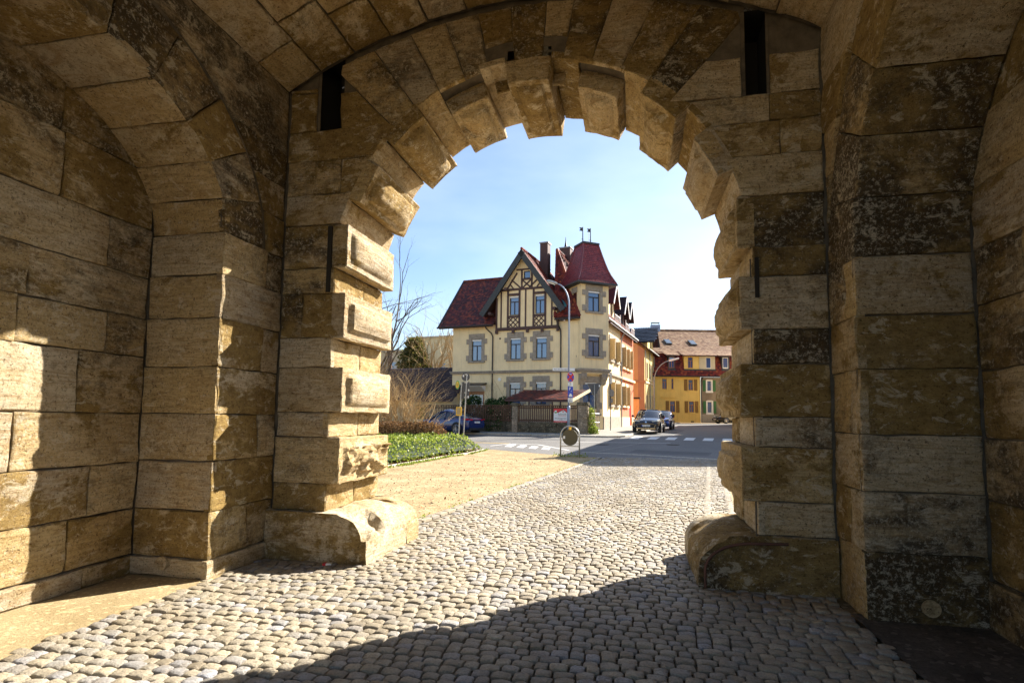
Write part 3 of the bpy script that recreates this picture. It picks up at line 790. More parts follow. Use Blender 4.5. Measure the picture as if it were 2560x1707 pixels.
paint('lane_line', [(-14, -11.3), (-.2, -11.75), (-.2, -11.65), (-14, -11.2)], 'yellow_paint')
paint('lane_line', [(2.0, -9.9), (7.5, -8.9), (7.5, -8.82), (2.0, -9.8)])
paint('tar_seam', [(4.7, -14.6), (4.78, -14.6), (6.2, -9.0), (6.12, -9.0)], 'sidewalk', .007)
for (pts_, m_) in (([(6.3, -13.9), (9.6, -14.2), (9.7, -12.9), (6.4, -12.6)], 'asphalt_dark'), ([(-1.2, -9.4), (2.9, -8.9), (2.95, -8.0), (-1.1, -8.4)], 'asphalt_dark'), ([(5.6, -4.6), (6.9, -4.6), (6.9, 6), (5.9, 6)], 'asphalt_dark'), ([(-9, -8.4), (-4, -8.1), (-4, -7.5), (-9, -7.7)], 'asphalt_dark')):
    paint('asphalt_patch', pts_, m_, .0065)
for (u_, v_) in ((4.4, -10.6), (7.7, -9.6), (7.3, -2.2)):
    mb = MB(); c = G(u_, v_, .0); mb.disc(c+Vector((0, 0, .001)), (0, 0, 1), .33, .022, 22); mb.build('manhole_cover', M['slab'], asph)
# drainage setts across the end of the road, one stone each
seam = [(4.35, -14.55), (7.0, -14.85), (10.2, -15.4)]
def on_line(t): 
    k = t*(len(seam)-1); i = min(int(k), len(seam)-2); f = k-i
    return seam[i][0]+(seam[i+1][0]-seam[i][0])*f, seam[i][1]+(seam[i+1][1]-seam[i][1])*f
for i in range(36):
    a = on_line(i/36); b = on_line((i+.9)/36); mb = MB(); hh = random.uniform(.012, .022)
    pts = [a, b, (b[0]+.02, b[1]+.16), (a[0]+.02, a[1]+.16)]
    mb.hexa([G(*p, -.03) for p in pts]+[G(*p, hh) for p in pts]); mb.build('drain_sett', M['kerb'], asph, bevel=.01)

# --- cobbles
def cobble_mesh(w_, d_, seed, n=6):
    """rounded granite sett, top near z = 0"""
    sv = Vector((seed*3.1, seed*1.7, seed)); vs_, fs = [], []
    K = {8: [-1, -.955, -.84, -.4, 0, .4, .84, .955, 1], 7: [-1, -.96, -.84, -.3, .3, .84, .96, 1], 5: [-1, -.88, -.5, .5, .88, 1]}[n]
    for j in range(n+1):
        for i in range(n+1):
            a, b = K[i], K[j]
            e = min(1, (abs(a)**5+abs(b)**5)**.2)
            # squircle outline
            k = max(abs(a), abs(b)); r_ = k/((abs(a)**14+abs(b)**14)**(1/14)) if k > 0 else 1
            x, y = a*r_*w_/2, b*r_*d_/2
            x += .06*noise.noise(sv+Vector((b*1.6, a*.5, 0))); y += .06*noise.noise(sv+Vector((a*1.3, b*.5, 5)))
            if n > 5: z_ = .004*noise.noise(sv+Vector((a*3, b*3, 17)))
            else: z_ = 0
            z = z_+.010-.009*e**22-.0012*e**3+.004*noise.noise(sv+Vector((a*1.1, b*1.1, 9)))+.003*noise.noise(sv+Vector((a*4, b*4, 3)))
            if k > .999: z = -.05
            vs_.append((x, y, z))
    for j in range(n):
        for i in range(n): fs.append((j*(n+1)+i, j*(n+1)+i+1, (j+1)*(n+1)+i+1, (j+1)*(n+1)+i))
    return vs_, fs
protos = []
for s_ in range(14):
    v_, f_ = cobble_mesh(1, 1, s_, 8)
    # proportions live in the object's scale; keep relief honest for a 17 cm stone
    me = bpy.data.meshes.new('cobble'); me.from_pydata([(x, y, z) for x, y, z in v_], [], f_); me.polygons.foreach_set('use_smooth', [True]*len(f_)); me.materials.append(M['cobble']); me.set_sharp_from_angle(angle=.9); protos.append(me)
low = [cobble_mesh(1, 1, s_, 7) for s_ in range(14)]; lowest = [cobble_mesh(1, 1, s_, 5) for s_ in range(14)]
rows_, y = [], -1.2
spots = []
rowi = 0
while y < 23.2:
    dep = random.uniform(.090, .110); xl, xr = lerp_tab(KL, y)+.02, lerp_tab(KR, y)-.02
    if y > 7.0: xl += .16
    x = xl-random.uniform(0, .08)
    while x < xr:
        wd = random.uniform(.092, .148)
        if x+wd > xr+.07: break
        yc = y+.02*math.sin(x*.9+y*.35)+.03*noise.noise(Vector((x*.7, y*.6, 0)))+random.uniform(-.008, .008)
        spots.append((x+wd/2, yc, wd-.010, dep-.010, random.uniform(-.06, .06), random.uniform(-.009, .007)))
        x += wd
    y += dep
def visible_size(s): return s[1]
near = sorted([s for s in spots if s[1] > 2.2], key=lambda s: s[1])
# the nearest stones that are in the picture
def in_view(s):
    d = Vector((s[0], s[1], -1.6)); zc = d.dot(f2); 
    return zc > .3 and -1290 < 1400*d.dot(r3)/zc < 1290 and -1400*d.dot(u3)/zc+929 < 1725
near = [s for s in near if in_view(s)][:298]; nearset = set(near)
for s in near:
    o = bpy.data.objects.new('cobble', random.choice(protos)); col.objects.link(o); o.parent = road
    o.location = (s[0], s[1], s[5]); o.scale = (s[2], s[3], 1); o.rotation_euler = (random.uniform(-.06, .06), random.uniform(-.06, .06), s[4]+random.choice((0, math.pi)))
mass = MB(); mass.tint = []
def add_low(mb, x, y, z, sx, sy, rz, t, tilt=(0, 0)):
    v_, f_ = random.choice(low if y < 9 else lowest); b = len(mb.v); c, s_ = math.cos(rz), math.sin(rz)
    for (a, bb, cz) in v_:
        X, Y = a*sx, bb*sy; mb.v.append((x+X*c-Y*s_, y+X*s_+Y*c, z+cz+tilt[0]*X+tilt[1]*Y))
    mb.tint.extend([t]*len(v_)); mb.f.extend(tuple(b+i for i in f) for f in f_); mb.mi.extend([0]*len(f_))
for s in spots:
    if s in nearset: continue
    v = uv(s[0], s[1])[1]; add_low(mass, s[0], s[1], s[5]+zg(v), s[2], s[3], s[4], random.random(), (random.uniform(-.03, .03), random.uniform(-.03, .03)))
# kerb rows on both sides of the way
y = 7.6
kerb_n = 0
while y < 23.2:
    l = random.uniform(.24, .34)
    x = lerp_tab(KL, y+l/2); v = uv(x, y)[1]
    o = bpy.data.objects.new('kerb_stone', protos[kerb_n % 14]); col.objects.link(o); o.parent = road
    o.location = (x, y+l/2, zg(v)+.012); o.scale = (.155, l-.015, 1); o.rotation_euler = (0, 0, -.11+random.uniform(-.03, .03)); kerb_n += 1
    for off in (-.02, -.42):
        x = lerp_tab(KR, y+l/2)+off; add_low(mass, x, y+l*.25, zg(v)+.004, .12, l*.5-.012, -.12, random.random()*.4); add_low(mass, x, y+l*.75, zg(v)+.004, .12, l*.5-.012, -.12, random.random()*.4)
    y += l
o = mass.build('cobbles', M['cobble_mass'], road, smooth=True, fix=False); tag(o, kind='stuff'); o.data.set_sharp_from_angle(angle=.9)
o.matrix_parent_inverse = Matrix.Identity(4)
# small litter: a cigarette packet by the left guard stone
pk = MB(); pk.box(-.045, .045, -.028, .028, 0, .022); lt = thing('cigarette_packet', (-3.2, 5.58, .008), 'crushed white and red cigarette packet lying on the setts by the left wheel guard', 'litter')
pk.build('packet', M['white'], lt, local=True, bevel=.003); pk = MB(); pk.box(-.0465, -.012, -.0295, .0295, -.001, .0235); pk.build('red_lid', M['sign_red'], lt, local=True); lt.rotation_euler = (0, 0, .25)

# ==================================================================== BUILDINGS
class Fr:
    """a facade frame: s runs to the right as seen from outside, z up (absolute), d out of the wall"""
    def __init__(f, o, dr): f.o = Vector((o.x, o.y, 0)); f.u = dr.normalized(); f.n = Vector((f.u.y, -f.u.x, 0))
    def p(f, s, z, d=0): q = f.o+f.u*s+f.n*d; return Vector((q.x, q.y, z))
    def box(f, mb, s0, s1, z0, z1, d0, d1):
        mb.hexa([f.p(s0, z0, d1), f.p(s1, z0, d1), f.p(s1, z0, d0), f.p(s0, z0, d0), f.p(s0, z1, d1), f.p(s1, z1, d1), f.p(s1, z1, d0), f.p(s0, z1, d0)])
    def bar(f, mb, a, b, w_, d0, d1):
        """a beam lying in the facade from a to b, both (s, z)"""
        A, B = Vector((a[0], a[1])), Vector((b[0], b[1])); t = (B-A).normalized(); nn = Vector((-t.y, t.x))*w_/2
        q = [A-nn, B-nn, B+nn, A+nn]
        mb.hexa([f.p(c.x, c.y, d1) for c in q]+[f.p(c.x, c.y, d0) for c in q])
def wall_mb(f, s0, s1, z0, top, holes, rev=.16, mb=None):
    """a wall with real openings; top is a number or [(s, z), ...]"""
    mb = mb or MB(); T = top if not isinstance(top, (int, float)) else [(s0, top), (s1, top)]
    def tz(s):
        for (a, za), (b, zb_) in zip(T[:-1], T[1:]):
            if s <= b+1e-6: return za+(zb_-za)*(s-a)/(b-a)
        return T[-1][1]
    cuts = sorted(set([s0, s1]+[t[0] for t in T]+[h[i] for h in holes for i in (0, 1)]))
    cuts = [c for c in cuts if s0-1e-6 <= c <= s1+1e-6]
    for a, b in zip(cuts[:-1], cuts[1:]):
        m_ = (a+b)/2; hs = sorted([h for h in holes if h[0] < m_ < h[1]], key=lambda h: h[2]); z = z0
        for h in hs:
            if h[2] > z: mb.poly([f.p(a, z), f.p(b, z), f.p(b, h[2]), f.p(a, h[2])])
            z = h[3]
        mb.poly([f.p(a, z), f.p(b, z), f.p(b, tz(b)), f.p(a, tz(a))])
    for (a, b, c, d) in holes:
        mb.poly([f.p(a, c), f.p(a, d), f.p(a, d, -rev), f.p(a, c, -rev)]); mb.poly([f.p(b, c), f.p(b, c, -rev), f.p(b, d, -rev), f.p(b, d)])
        mb.poly([f.p(a, c), f.p(a, c, -rev), f.p(b, c, -rev), f.p(b, c)]); mb.poly([f.p(a, d), f.p(b, d), f.p(b, d, -rev), f.p(a, d, -rev)])
    return mb
def window(par, f, s0, s1, z0, z1, d=-.1, mat='window_wood', transom=.7, mull=True, blind=0, w_=.055, mid=None):
    mb = MB(); f.box(mb, s0, s0+w_, z0, z1, d-.04, d+.03); f.box(mb, s1-w_, s1, z0, z1, d-.04, d+.03); f.box(mb, s0+w_, s1-w_, z0, z0+w_*1.3, d-.04, d+.03); f.box(mb, s0+w_, s1-w_, z1-w_, z1, d-.04, d+.03)
    zt = z0+(z1-z0)*transom
    if transom < 1: f.box(mb, s0+w_, s1-w_, zt-w_*.6, zt+w_*.6, d-.035, d+.035)
    if mull: c = (s0+s1)/2; f.box(mb, c-w_*.55, c+w_*.55, z0+w_*1.3, (zt-w_*.6) if transom < 1 else z1-w_, d-.035, d+.04)
    wn = mb.build('window', M[mat], par)
    panes = []
    zsplit = [(z0+w_, zt), (zt, z1-w_)] if transom < 1 else [(z0+w_, z1-w_)]
    for i, (a, b) in enumerate(zsplit):
        cols = [(s0+w_, (s0+s1)/2), ((s0+s1)/2, s1-w_)] if (mull and i == 0) else [(s0+w_, s1-w_)]
        for (x, y) in cols:
            g = MB(); f.box(g, x, y, a, b, d-.02, d-.008); g.build('pane', M['glass'], wn)
    if blind: g = MB(); f.box(g, s0+.02, s1-.02, z1-.14, z1-.03, d+.04, d+.09); g.build('blind_box', M['white'], wn)
    return wn
def surround(par, f, s0, s1, z0, z1, jw=.25, ear=.46, gable=True, d=.05):
    mb = MB(); e = ear-jw
    f.box(mb, s0-jw, s0, z0, z1, -.02, d); f.box(mb, s1, s1+jw, z0, z1, -.02, d)
    top = z1+.42; c = (s0+s1)/2
    if gable:
        mb.prism([f.p(s0-jw, z1, d+.01), f.p(s1+jw, z1, d+.01), f.p(s1+jw, top, d+.01), f.p(s0-jw, top, d+.01)], -f.n*(d+.03))
        f.bar(mb, (s0-.05, z1+.1), (c, z1+.27), .05, d+.005, d+.035); f.bar(mb, (c, z1+.27), (s1+.05, z1+.1), .05, d+.005, d+.035)
    else: f.box(mb, s0-jw, s1+jw, z1, top, -.02, d+.01)
    h = (z1-z0)
    for (za, zb_) in ((z0+.02, z0+.44), (z1-.36, z1+.02)):
        f.box(mb, s0-ear, s0-jw, za, zb_, -.02, d+.015); f.box(mb, s1+jw, s1+ear, za, zb_, -.02, d+.015)
    sr = mb.build('window_surround', M['trim'], par, bevel=.012)
    m2 = MB(); f.box(m2, s0-jw-.04, s1+jw+.04, z0-.14, z0, -.1, d+.09); m2.build('sill', M['trim'], sr, bevel=.012)
    return sr
def tiles(name, par, o, eu, es, wid, hgt, mat, tw=.19, th=.17, inside=None, lift=.03, rnd=1, kind='stuff', drop=.0, flat=False):
    """real roof tiles on a sloping plane: o lower left corner, eu along the eaves, es up the slope (unit vectors)"""
    mb = MB(); mb.tint = []; n = eu.cross(es).normalized()
    if n.z < 0: n = -n
    r_ = 0; y = 0
    while y < hgt-.02:
        x = -(tw/2 if r_ % 2 else 0)
        while x < wid:
            cx, cy = x+tw/2, y+th/2
            if inside is None or inside(cx, cy):
                j = random.uniform(-.006, .006); L_ = lift+random.uniform(-.006, .008); b = len(mb.v); g = .006
                if flat: lower = [(x+g, y), (x+tw-g, y)]
                else: lower = [(x+g, y+.045), (x+tw*.27, y+.006), (x+tw*.73, y+.006), (x+tw-g, y+.045)]
                P = [o+eu*a+es*(c_+j)+n*L_ for a, c_ in lower]; Q = [o+eu*(x+tw-g)+es*(y+th*1.25)+n*.004, o+eu*(x+g)+es*(y+th*1.25)+n*.004]
                U = [p-n*.022 for p in P]; k = len(P)
                mb.v.extend(tuple(p) for p in P+Q+U); t = random.random(); mb.tint.extend([t]*(2*k+2))
                mb.face(range(b, b+k+2))
                for i in range(k-1): mb.face((b+k+2+i, b+k+2+i+1, b+i+1, b+i))
            x += tw
        y += th; r_ += 1
    o_ = mb.build(name, M[mat], par, fix=False); tag(o_, kind=kind); return o_
def slab(name, par, pts, mat, th=.12):
    """roof slab: polygon of points with thickness downwards"""
    mb = MB(); mb.prism([Vector(p) for p in pts], Vector((0, 0, -th))); return mb.build(name, M[mat], par)
def ridge(par, a, b, mat='tiles_red', r=.11, name='ridge_tile', step=.4):
    a, b = Vector(a), Vector(b); L_ = (b-a).length; n = max(1, int(L_/step)); mb = MB(); mb.tint = []
    for i in range(n):
        p, q = a.lerp(b, i/n), a.lerp(b, (i+1.08)/n); c0 = len(mb.v); mb.tube([p, q], [r, r*.86], 7); mb.tint.extend([random.random()]*(len(mb.v)-c0))
    return mb.build(name, M[mat], par)
def gutter(par, a, b, r=.07, mat='gutter', name='gutter'):
    mb = MB(); mb.tube([a, b], r, 8); return mb.build(name, M[mat], par)
def pipe(par, pts, r=.05, mat='gutter', name='downpipe'):
    mb = MB(); mb.tube(pts, r, 8); return mb.build(name, M[mat], par)

# -------------------------------------------------- the half-timbered corner house
house = thing('half_timbered_house', G(-4, .05), 'cream corner house with half-timbered gable, wine-red tiled roofs and a corner turret with two pennants', 'house')
F = Fr(W(0, 0), HU)                      # front, towards the gate
US = 1.6
S = Fr(W(US, 0), HV)                     # street side; s grows away from the gate
g0 = .5
hol = [(-8.32, -7.49, 5.89, 7.57), (-5.11, -4.26, 5.93, 7.56), (-3.05, -2.21, 5.95, 7.56), (-5.13, -4.26, 2.59, 4.22), (-3.05, -2.22, 2.59, 4.24), (-8.6, -7.2, .7, 3.6)]
wall = wall_mb(F, -9.98, .12, g0, 8.62, hol).build('front_wall', M['cream'], house, fix=False)
for (a, b, c, d) in hol[:5]:
    window(house, F, a, b, c, d, blind=1); surround(house, F, a, b, c, d)
# door with awning at the left
mb = MB(); F.box(mb, -8.6, -7.2, .7, 3.6, -.16, -.1); dr_ = mb.build('door', M['window_brown'], house)
mb = MB(); F.box(mb, -8.45, -7.35, 1.9, 3.3, -.1, -.09); mb.build('pane', M['glass'], dr_)
mb = MB(); mb.prism([F.p(-8.75, 4.12, .02), F.p(-8.75, 3.95, .95), F.p(-8.75, 4.02, .95), F.p(-8.75, 4.22, .02)], F.u*1.75); aw = mb.build('awning', M['gutter'], house)
mb = MB(); mb.prism([F.p(-8.7, 3.55, .02), F.p(-8.7, 3.92, .9), F.p(-8.7, 3.95, .9), F.p(-8.7, 4.0, .02)], F.u*1.6); mb.build('awning_lining', M['white'], aw)
# string course, plinth
mb = MB(); F.box(mb, -10.12, .0, 4.90, 5.02, -.02, .14); F.box(mb, -10.16, .0, 5.02, 5.10, -.02, .20); mb.build('string_course', M['trim'], house, bevel=.02)
mb = MB(); F.box(mb, -10.02, .1, g0, 1.5, -.05, .06); mb.build('plinth', M['trim'], house)
# left end wall and chamfered corner at ground floor
E1 = Fr(W(-9.98, 8), -HV)
wall_mb(E1, 0, 8, g0, [(0, 8.62), (4.4, 13.1), (8, 8.62)], []).build('end_wall', M['cream'], house, fix=False)
DU = (HU+HV).normalized()
CH = Fr(W(.12, 0), DU); CL = 2.09
chw = wall_mb(CH, 0, CL, g0, 8.6, [(.42, 1.55, 2.3, 4.2)]).build('corner_wall', M['cream'], house, fix=False)
window(house, CH, .42, 1.55, 2.3, 4.2, transom=.55, blind=1)
mb = MB(); CH.box(mb, .16, .42, 1.9, 4.2, -.02, .06); CH.box(mb, 1.55, 1.81, 1.9, 4.2, -.02, .06); CH.box(mb, .1, 1.9, 4.2, 4.62, -.02, .08); CH.box(mb, .0, .16, 2.3, 2.75, -.02, .07); CH.box(mb, 1.81, 2.0, 2.3, 2.75, -.02, .07); CH.box(mb, .1, 1.9, 1.8, 1.95, -.02, .13)
mb.build('window_surround', M['trim'], house, bevel=.015)
# street side walls of the house
SW = [(3.75, 4.7, 6.1, 7.75), (5.95, 6.95, 6.1, 7.75), (3.75, 4.7, 2.65, 4.4), (5.95, 6.95, 2.65, 4.4)]
wall_mb(S, 1.48, 7.9, g0, 8.95, SW).build('street_wall', M['cream'], house, fix=False)
for q in SW:
    window(house, S, *q, transom=.7)
    mb = MB(); S.box(mb, q[0]-.2, q[0], q[2], q[3], -.02, .05); S.box(mb, q[1], q[1]+.2, q[2], q[3], -.02, .05); S.box(mb, q[0]-.2, q[1]+.2, q[3], q[3]+.3, -.02, .06); S.box(mb, q[0]-.26, q[1]+.26, q[2]-.14, q[2], -.02, .16); mb.build('window_surround', M['trim'], house, bevel=.01)
    mb = MB(); S.box(mb, q[0]-.12, q[0]+.02, q[2]+.05, q[3]-.03, .05, .45); mb.build('shutter', M['shutter_pale'], house)
mb = MB(); S.box(mb, 1.5, 7.85, 4.92, 5.1, -.02, .16); mb.build('string_course', M['trim'], house)
mb = MB(); S.box(mb, 1.5, 7.9, g0, 1.75, -.02, .08); mb.build('plinth', M['trim'], house)
# oriel turret: a square set on the diagonal
TC = W(.40, 1.37); HT = 1.165
TF = Fr(TC-DU*HT+Vector((DU.y, -DU.x, 0))*HT, DU)               # its front face
TL = Fr(TF.p(0, 0, -2*HT), -TF.n*-1*-1 if False else TF.n)      # left flank, running towards the viewer
TR = Fr(TF.p(2*HT, 0, 0), -TF.n)
tw_h = [(.62, 1.59, 9.27, 10.78), (.62, 1.59, 6.02, 7.62)]
wall_mb(TF, 0, 2*HT, 5.12, 11.42, tw_h).build('turret_wall', M['cream'], house, fix=False)
for q in tw_h:
    window(house, TF, *q, blind=1); surround(house, TF, *q, jw=.22, ear=.5, gable=False)
nh = [(2*HT-1.15, 2*HT-.55, 9.35, 10.7), (2*HT-1.15, 2*HT-.55, 6.1, 7.5)]
wall_mb(TL, 0, 2*HT, 5.12, 11.42, nh).build('turret_wall', M['cream'], house, fix=False)
for q in nh:
    mb = MB(); TL.box(mb, q[0], q[1], q[2], q[3], -.12, -.05); wn = mb.build('blind_window', M['tiles_red'], house)
    mb = MB(); TL.box(mb, q[0]-.1, q[1]+.1, q[3], q[3]+.4, -.02, .05); TL.box(mb, q[0]-.1, q[1]+.1, q[2]-.14, q[2], -.02, .09); mb.build('lintel', M['trim'], wn)
wall_mb(TR, 0, 2*HT, 5.12, 11.42, [(.7, 1.5, 9.3, 10.7), (.7, 1.5, 6.1, 7.6)]).build('turret_wall', M['cream'], house, fix=False)
mb = MB()
TF.box(mb, -.16, 2*HT+.16, 4.98, 5.14, -2.3, .16); TF.box(mb, -.08, 2*HT+.08, 4.86, 4.98, -2.2, .08); mb.build('turret_ledge', M['trim'], house, bevel=.02)
mb = MB(); TF.box(mb, .0, 2*HT, 4.78, 4.88, -1.6, .0); mb.build('turret_underside', M['cream'], house)
for s_ in (.06, 2*HT-.54):
    mb = MB(); pr = [(0.0, 4.86), (.02, 4.6), (-.06, 4.42), (-.2, 4.28), (-.3, 4.05), (-.62, 3.95), (-.62, 4.86)]
    mb.prism([TF.p(s_, z, d) for d, z in pr], TF.u*.48); mb.build('corbel', M['trim'], house, bevel=.015)
# turret roof: bell-cast, clad in courses of tiles
prof = [(1.62, 11.34), (1.47, 11.60), (1.29, 11.98), (1.12, 12.45), (.98, 12.95), (.85, 13.45), (.73, 13.95), (.63, 14.42)]
tz_ = Vector((0, 0, 1)); TN = TF.n
core_ = MB()
rows = []
for (h, z) in prof:
    hh = h-.03; rows.append([TC+DU*sx*hh+TN*sy*hh+tz_*z for sx, sy in ((-1, 1), (1, 1), (1, -1), (-1, -1), (-1, 1))])
core_.quadgrid(rows); tr = core_.build('turret_roof', M['tiles_tower'], house)
tm = MB(); tm.tint = []
def along(t):
    k = t*(len(prof)-1); i = min(int(k), len(prof)-2); f = k-i; return prof[i][0]+(prof[i+1][0]-prof[i][0])*f, prof[i][1]+(prof[i+1][1]-prof[i][1])*f
for face in range(4):
    ax = (DU, TN, -DU, -TN)[face]; on = (TN, -DU, -TN, DU)[face]
    nr = 24
    for r_ in range(nr):
        h0, z0 = along(r_/nr); h1, z1 = along(min(1, (r_+1.25)/nr)); hw = h0; nt_ = max(4, int(2*hw/.165)); tw = 2*hw/nt_
        for i in range(-1 if r_ % 2 else 0, nt_):
            x0 = -hw+i*tw+(tw/2 if r_ % 2 else 0); x1 = min(hw, x0+tw-.006); x0 = max(-hw, x0)
            if x1-x0 < .03: continue
            b = len(tm.v); sc_ = h1/h0; P = lambda x, h, z, o_: tuple(TC+ax*x+on*(h+o_)+tz_*z)
            zz = .032
            pts = [P(x0, h0, z0+zz, .018), P(x0+(x1-x0)*.27, h0, z0, .03), P(x0+(x1-x0)*.73, h0, z0, .03), P(x1, h0, z0+zz, .018), P(x1*sc_, h1, z1, -.004), P(x0*sc_, h1, z1, -.004)]
            lo = [P(x0, h0, z0+zz, -.005), P(x0+(x1-x0)*.27, h0, z0, .004), P(x0+(x1-x0)*.73, h0, z0, .004), P(x1, h0, z0+zz, -.005)]
            tm.v.extend(pts+lo); tm.tint.extend([random.random()]*10); tm.face(range(b, b+6))
            for k in range(3): tm.face((b+6+k, b+7+k, b+k+1, b+k))
o = tm.build('roof_tiles', M['tiles_tower'], tr, fix=False); tag(o, kind='stuff')
for sx, sy in ((-1, 1), (1, 1), (1, -1), (-1, -1)):
    for (a, b) in zip(prof[:-1], prof[1:]): pass
    mb = MB(); mb.tube([TC+DU*sx*h+TN*sy*h+tz_*(z+.03) for h, z in prof], [.03]+[.07]*(len(prof)-2)+[.05], 7); mb.build('hip_tiles', M['tiles_tower'], tr)
mb = MB(); mb.hexa([TC+DU*x+TN*y+tz_*z for z in (14.40, 14.54) for x, y in ((-.7, .7), (.7, .7), (.7, -.7), (-.7, -.7))]); mb.build('roof_cap', M['barge'], tr)
mb = MB(); mb.hexa([TC+DU*x+TN*y+tz_*z for z in (11.22, 11.34) for x, y in ((-1.66, 1.66), (1.66, 1.66), (1.66, -1.66), (-1.66, -1.66))]); mb.build('eaves_board', M['barge'], tr)
for s_ in (-.33, .33):
    b0_ = TC+DU*s_; mb = MB(); mb.tube([b0_+tz_*14.5, b0_+tz_*15.85], [.045, .03], 7); mb.tube([b0_+tz_*14.9-DU*.12, b0_+tz_*14.95, b0_+tz_*14.9+DU*.12], .014, 5)
    fin = mb.build('finial', M['barge'], house)
    mb = MB(); q = [(0, 15.8), (-.30, 15.78), (-.2, 15.66), (-.31, 15.54), (0, 15.53)]
    mb.prism([b0_+DU*x+tz_*z+TN*.012 for x, z in q], TN*-.024); mb.build('pennant', M['barge'], fin)
ab = TC-TN*.9+DU*.7
mb = MB(); mb.tube([ab+tz_*13.2, ab+tz_*16.2], .018, 5)
for z in (15.0, 14.8): mb.tube([ab+tz_*z-DU*.7+TN*.1, ab+tz_*z+DU*.75], .012, 5)
mb.build('antenna', M['steel'], house)

# timbered gable bay, a little proud of the wall
B = Fr(F.p(0, 0, .14), HU)
apex = (-4.05, 14.0); sl = (14.0-9.35)/(4.05-.95)
def gz_(s): return apex[1]-abs(s-apex[0])*1.42-.25
gh = [(-5.15, -4.42, 9.25, 10.72), (-3.1, -2.38, 9.25, 10.72), (-4.03, -3.5, 11.98, 12.55)]
wall_mb(B, -6.27, -1.27, 8.2, [(-6.27, gz_(-6.27)), (apex[0], gz_(apex[0])), (-1.27, gz_(-1.27))], gh, rev=.2).build('gable_wall', M['cream'], house, fix=False)
mb = MB(); B.box(mb, -6.27, -1.27, 8.12, 8.2, -.3, 0); mb.build('gable_soffit', M['timber'], house)
for q in gh[:2]: window(house, B, *q, d=-.14, blind=1)
window(house, B, *gh[2], d=-.1, transom=1, mull=False)
def tim(a, b, w_=.15, d=.035): mb = MB(); B.bar(mb, a, b, w_, -.02, d); mb.build('timber_beam', M['timber'], house)
for s_ in (-6.2, -5.83, -5.28, -4.34, -3.85, -3.22, -2.3, -1.8, -1.34): tim((s_, 8.3), (s_, min(11.2, gz_(s_)-.05)), .15 if s_ not in (-5.83, -1.8, -3.85) else .11)
tim((-6.27, 8.24), (-1.27, 8.24), .2, .06); tim((-5.9, 11.2), (-2.2, 11.2), .17, .045)
for a, b in ((-5.2, -4.42), (-3.14, -2.38)):
    tim((a-.08, 10.82), (b+.08, 10.82), .17); tim((a-.08, 9.14), (b+.08, 9.14), .17)
    n_ = 3
    w0, z0, z1 = (b-a), 8.36, 9.06
    for k in (-1, 0, 1, 2):
        for dr in (1, -1):
            pts = []
            x0 = a+w0*k/2; x1 = x0+w0*.9
            p, q = (Vector((x0, z0)), Vector((x1, z1))) if dr > 0 else (Vector((x0, z1)), Vector((x1, z0)))
            # clip to the panel
            def cl(p, q):
                for lim, hi in ((a, False), (b, True)):
                    for it in range(2):
                        if (p.x > lim) == hi and p.x != lim and ((p.x < lim) if not hi else (p.x > lim)):
                            if abs(q.x-p.x) < 1e-6: return None
                            t = (lim-p.x)/(q.x-p.x)
                            if t >= 1: return None
                            p = p+(q-p)*t
                        p, q = q, p
                return p, q
            c = cl(p, q)
            if c and (c[0]-c[1]).length > .1: tim(tuple(c[0]), tuple(c[1]), .075, .028)
tim((-4.17, 11.2), (-4.17, 12.7), .14); tim((-3.38, 11.2), (-3.38, 12.7), .14); tim((-4.6, 12.68), (-3.1, 12.68), .13); tim((-4.17, 11.92), (-3.38, 11.92), .12)
tim((-4.14, 11.25), (-3.42, 11.88), .11); tim((-4.14, 11.88), (-3.42, 11.25), .11)
for m_ in (1, -1):
    X = lambda s: s if m_ > 0 else 2*apex[0]-s+.28
    tim((X(-5.35), 11.28), (X(-4.55), 12.45), .12); tim((X(-4.25), 11.28), (X(-5.0), 11.95), .11); tim((X(-4.85), 11.28), (X(-5.1), 11.6), .09)
for s_ in (-6.2, -4.85, -3.7, -2.55, -1.34): mb = MB(); B.box(mb, s_-.09, s_+.09, 7.9, 8.14, -.1, .07); mb.build('bracket', M['timber'], house)
# gable roof with barge boards
def gp(s, z, d): return F.p(s, z, d)
EL, ER, zE = (-7.28, 9.38), (-.82, 9.42), 0
for (e, nm) in ((EL, 'l'), (ER, 'r')):
    d0, d1 = .62, -6.0
    slab('gable_roof', house, [gp(e[0], e[1], d0), gp(apex[0], apex[1]+.06, d0), gp(apex[0], apex[1]+.06, d1), gp(e[0], e[1], d1)], 'timber', .1)
    mb = MB(); B2 = Fr(F.p(0, 0, .60), HU); B2.bar(mb, (e[0], e[1]-.1), (apex[0]+(.12 if e[0] < apex[0] else -.12), apex[1]-.05), .42, -.0, .07); mb.build('barge_board', M['barge'], house)
    es_ = (gp(apex[0], apex[1], 0)-gp(e[0], e[1], 0)); L_ = es_.length; es_.normalize()
    if e[0] < apex[0]: tiles('roof_tiles', house, gp(e[0], e[1]+.08, -6.0), -F.n*-1, es_, 6.55, L_, 'tiles_old', .19, .18)
    else: tiles('roof_tiles', house, gp(e[0], e[1]+.08, .6), -F.n, es_, 6.6, L_, 'tiles_tan' if False else 'tiles_red', .19, .18)
ridge(house, gp(apex[0], apex[1]+.16, .62), gp(apex[0], apex[1]+.16, -5.5), 'tiles_red')
for s_ in (-6.6, -1.5):
    mb = MB(); B.box(mb, s_-.1, s_+.1, 9.3 if s_ < -4 else 9.4, 9.5 if s_ < -4 else 9.6, -.1, .5); mb.build('purlin_end', M['timber'], house)
mb = MB(); B.box(mb, -5.4, -5.2, 11.1, 11.28, -.1, .5); mb.build('purlin_end', M['timber'], house)
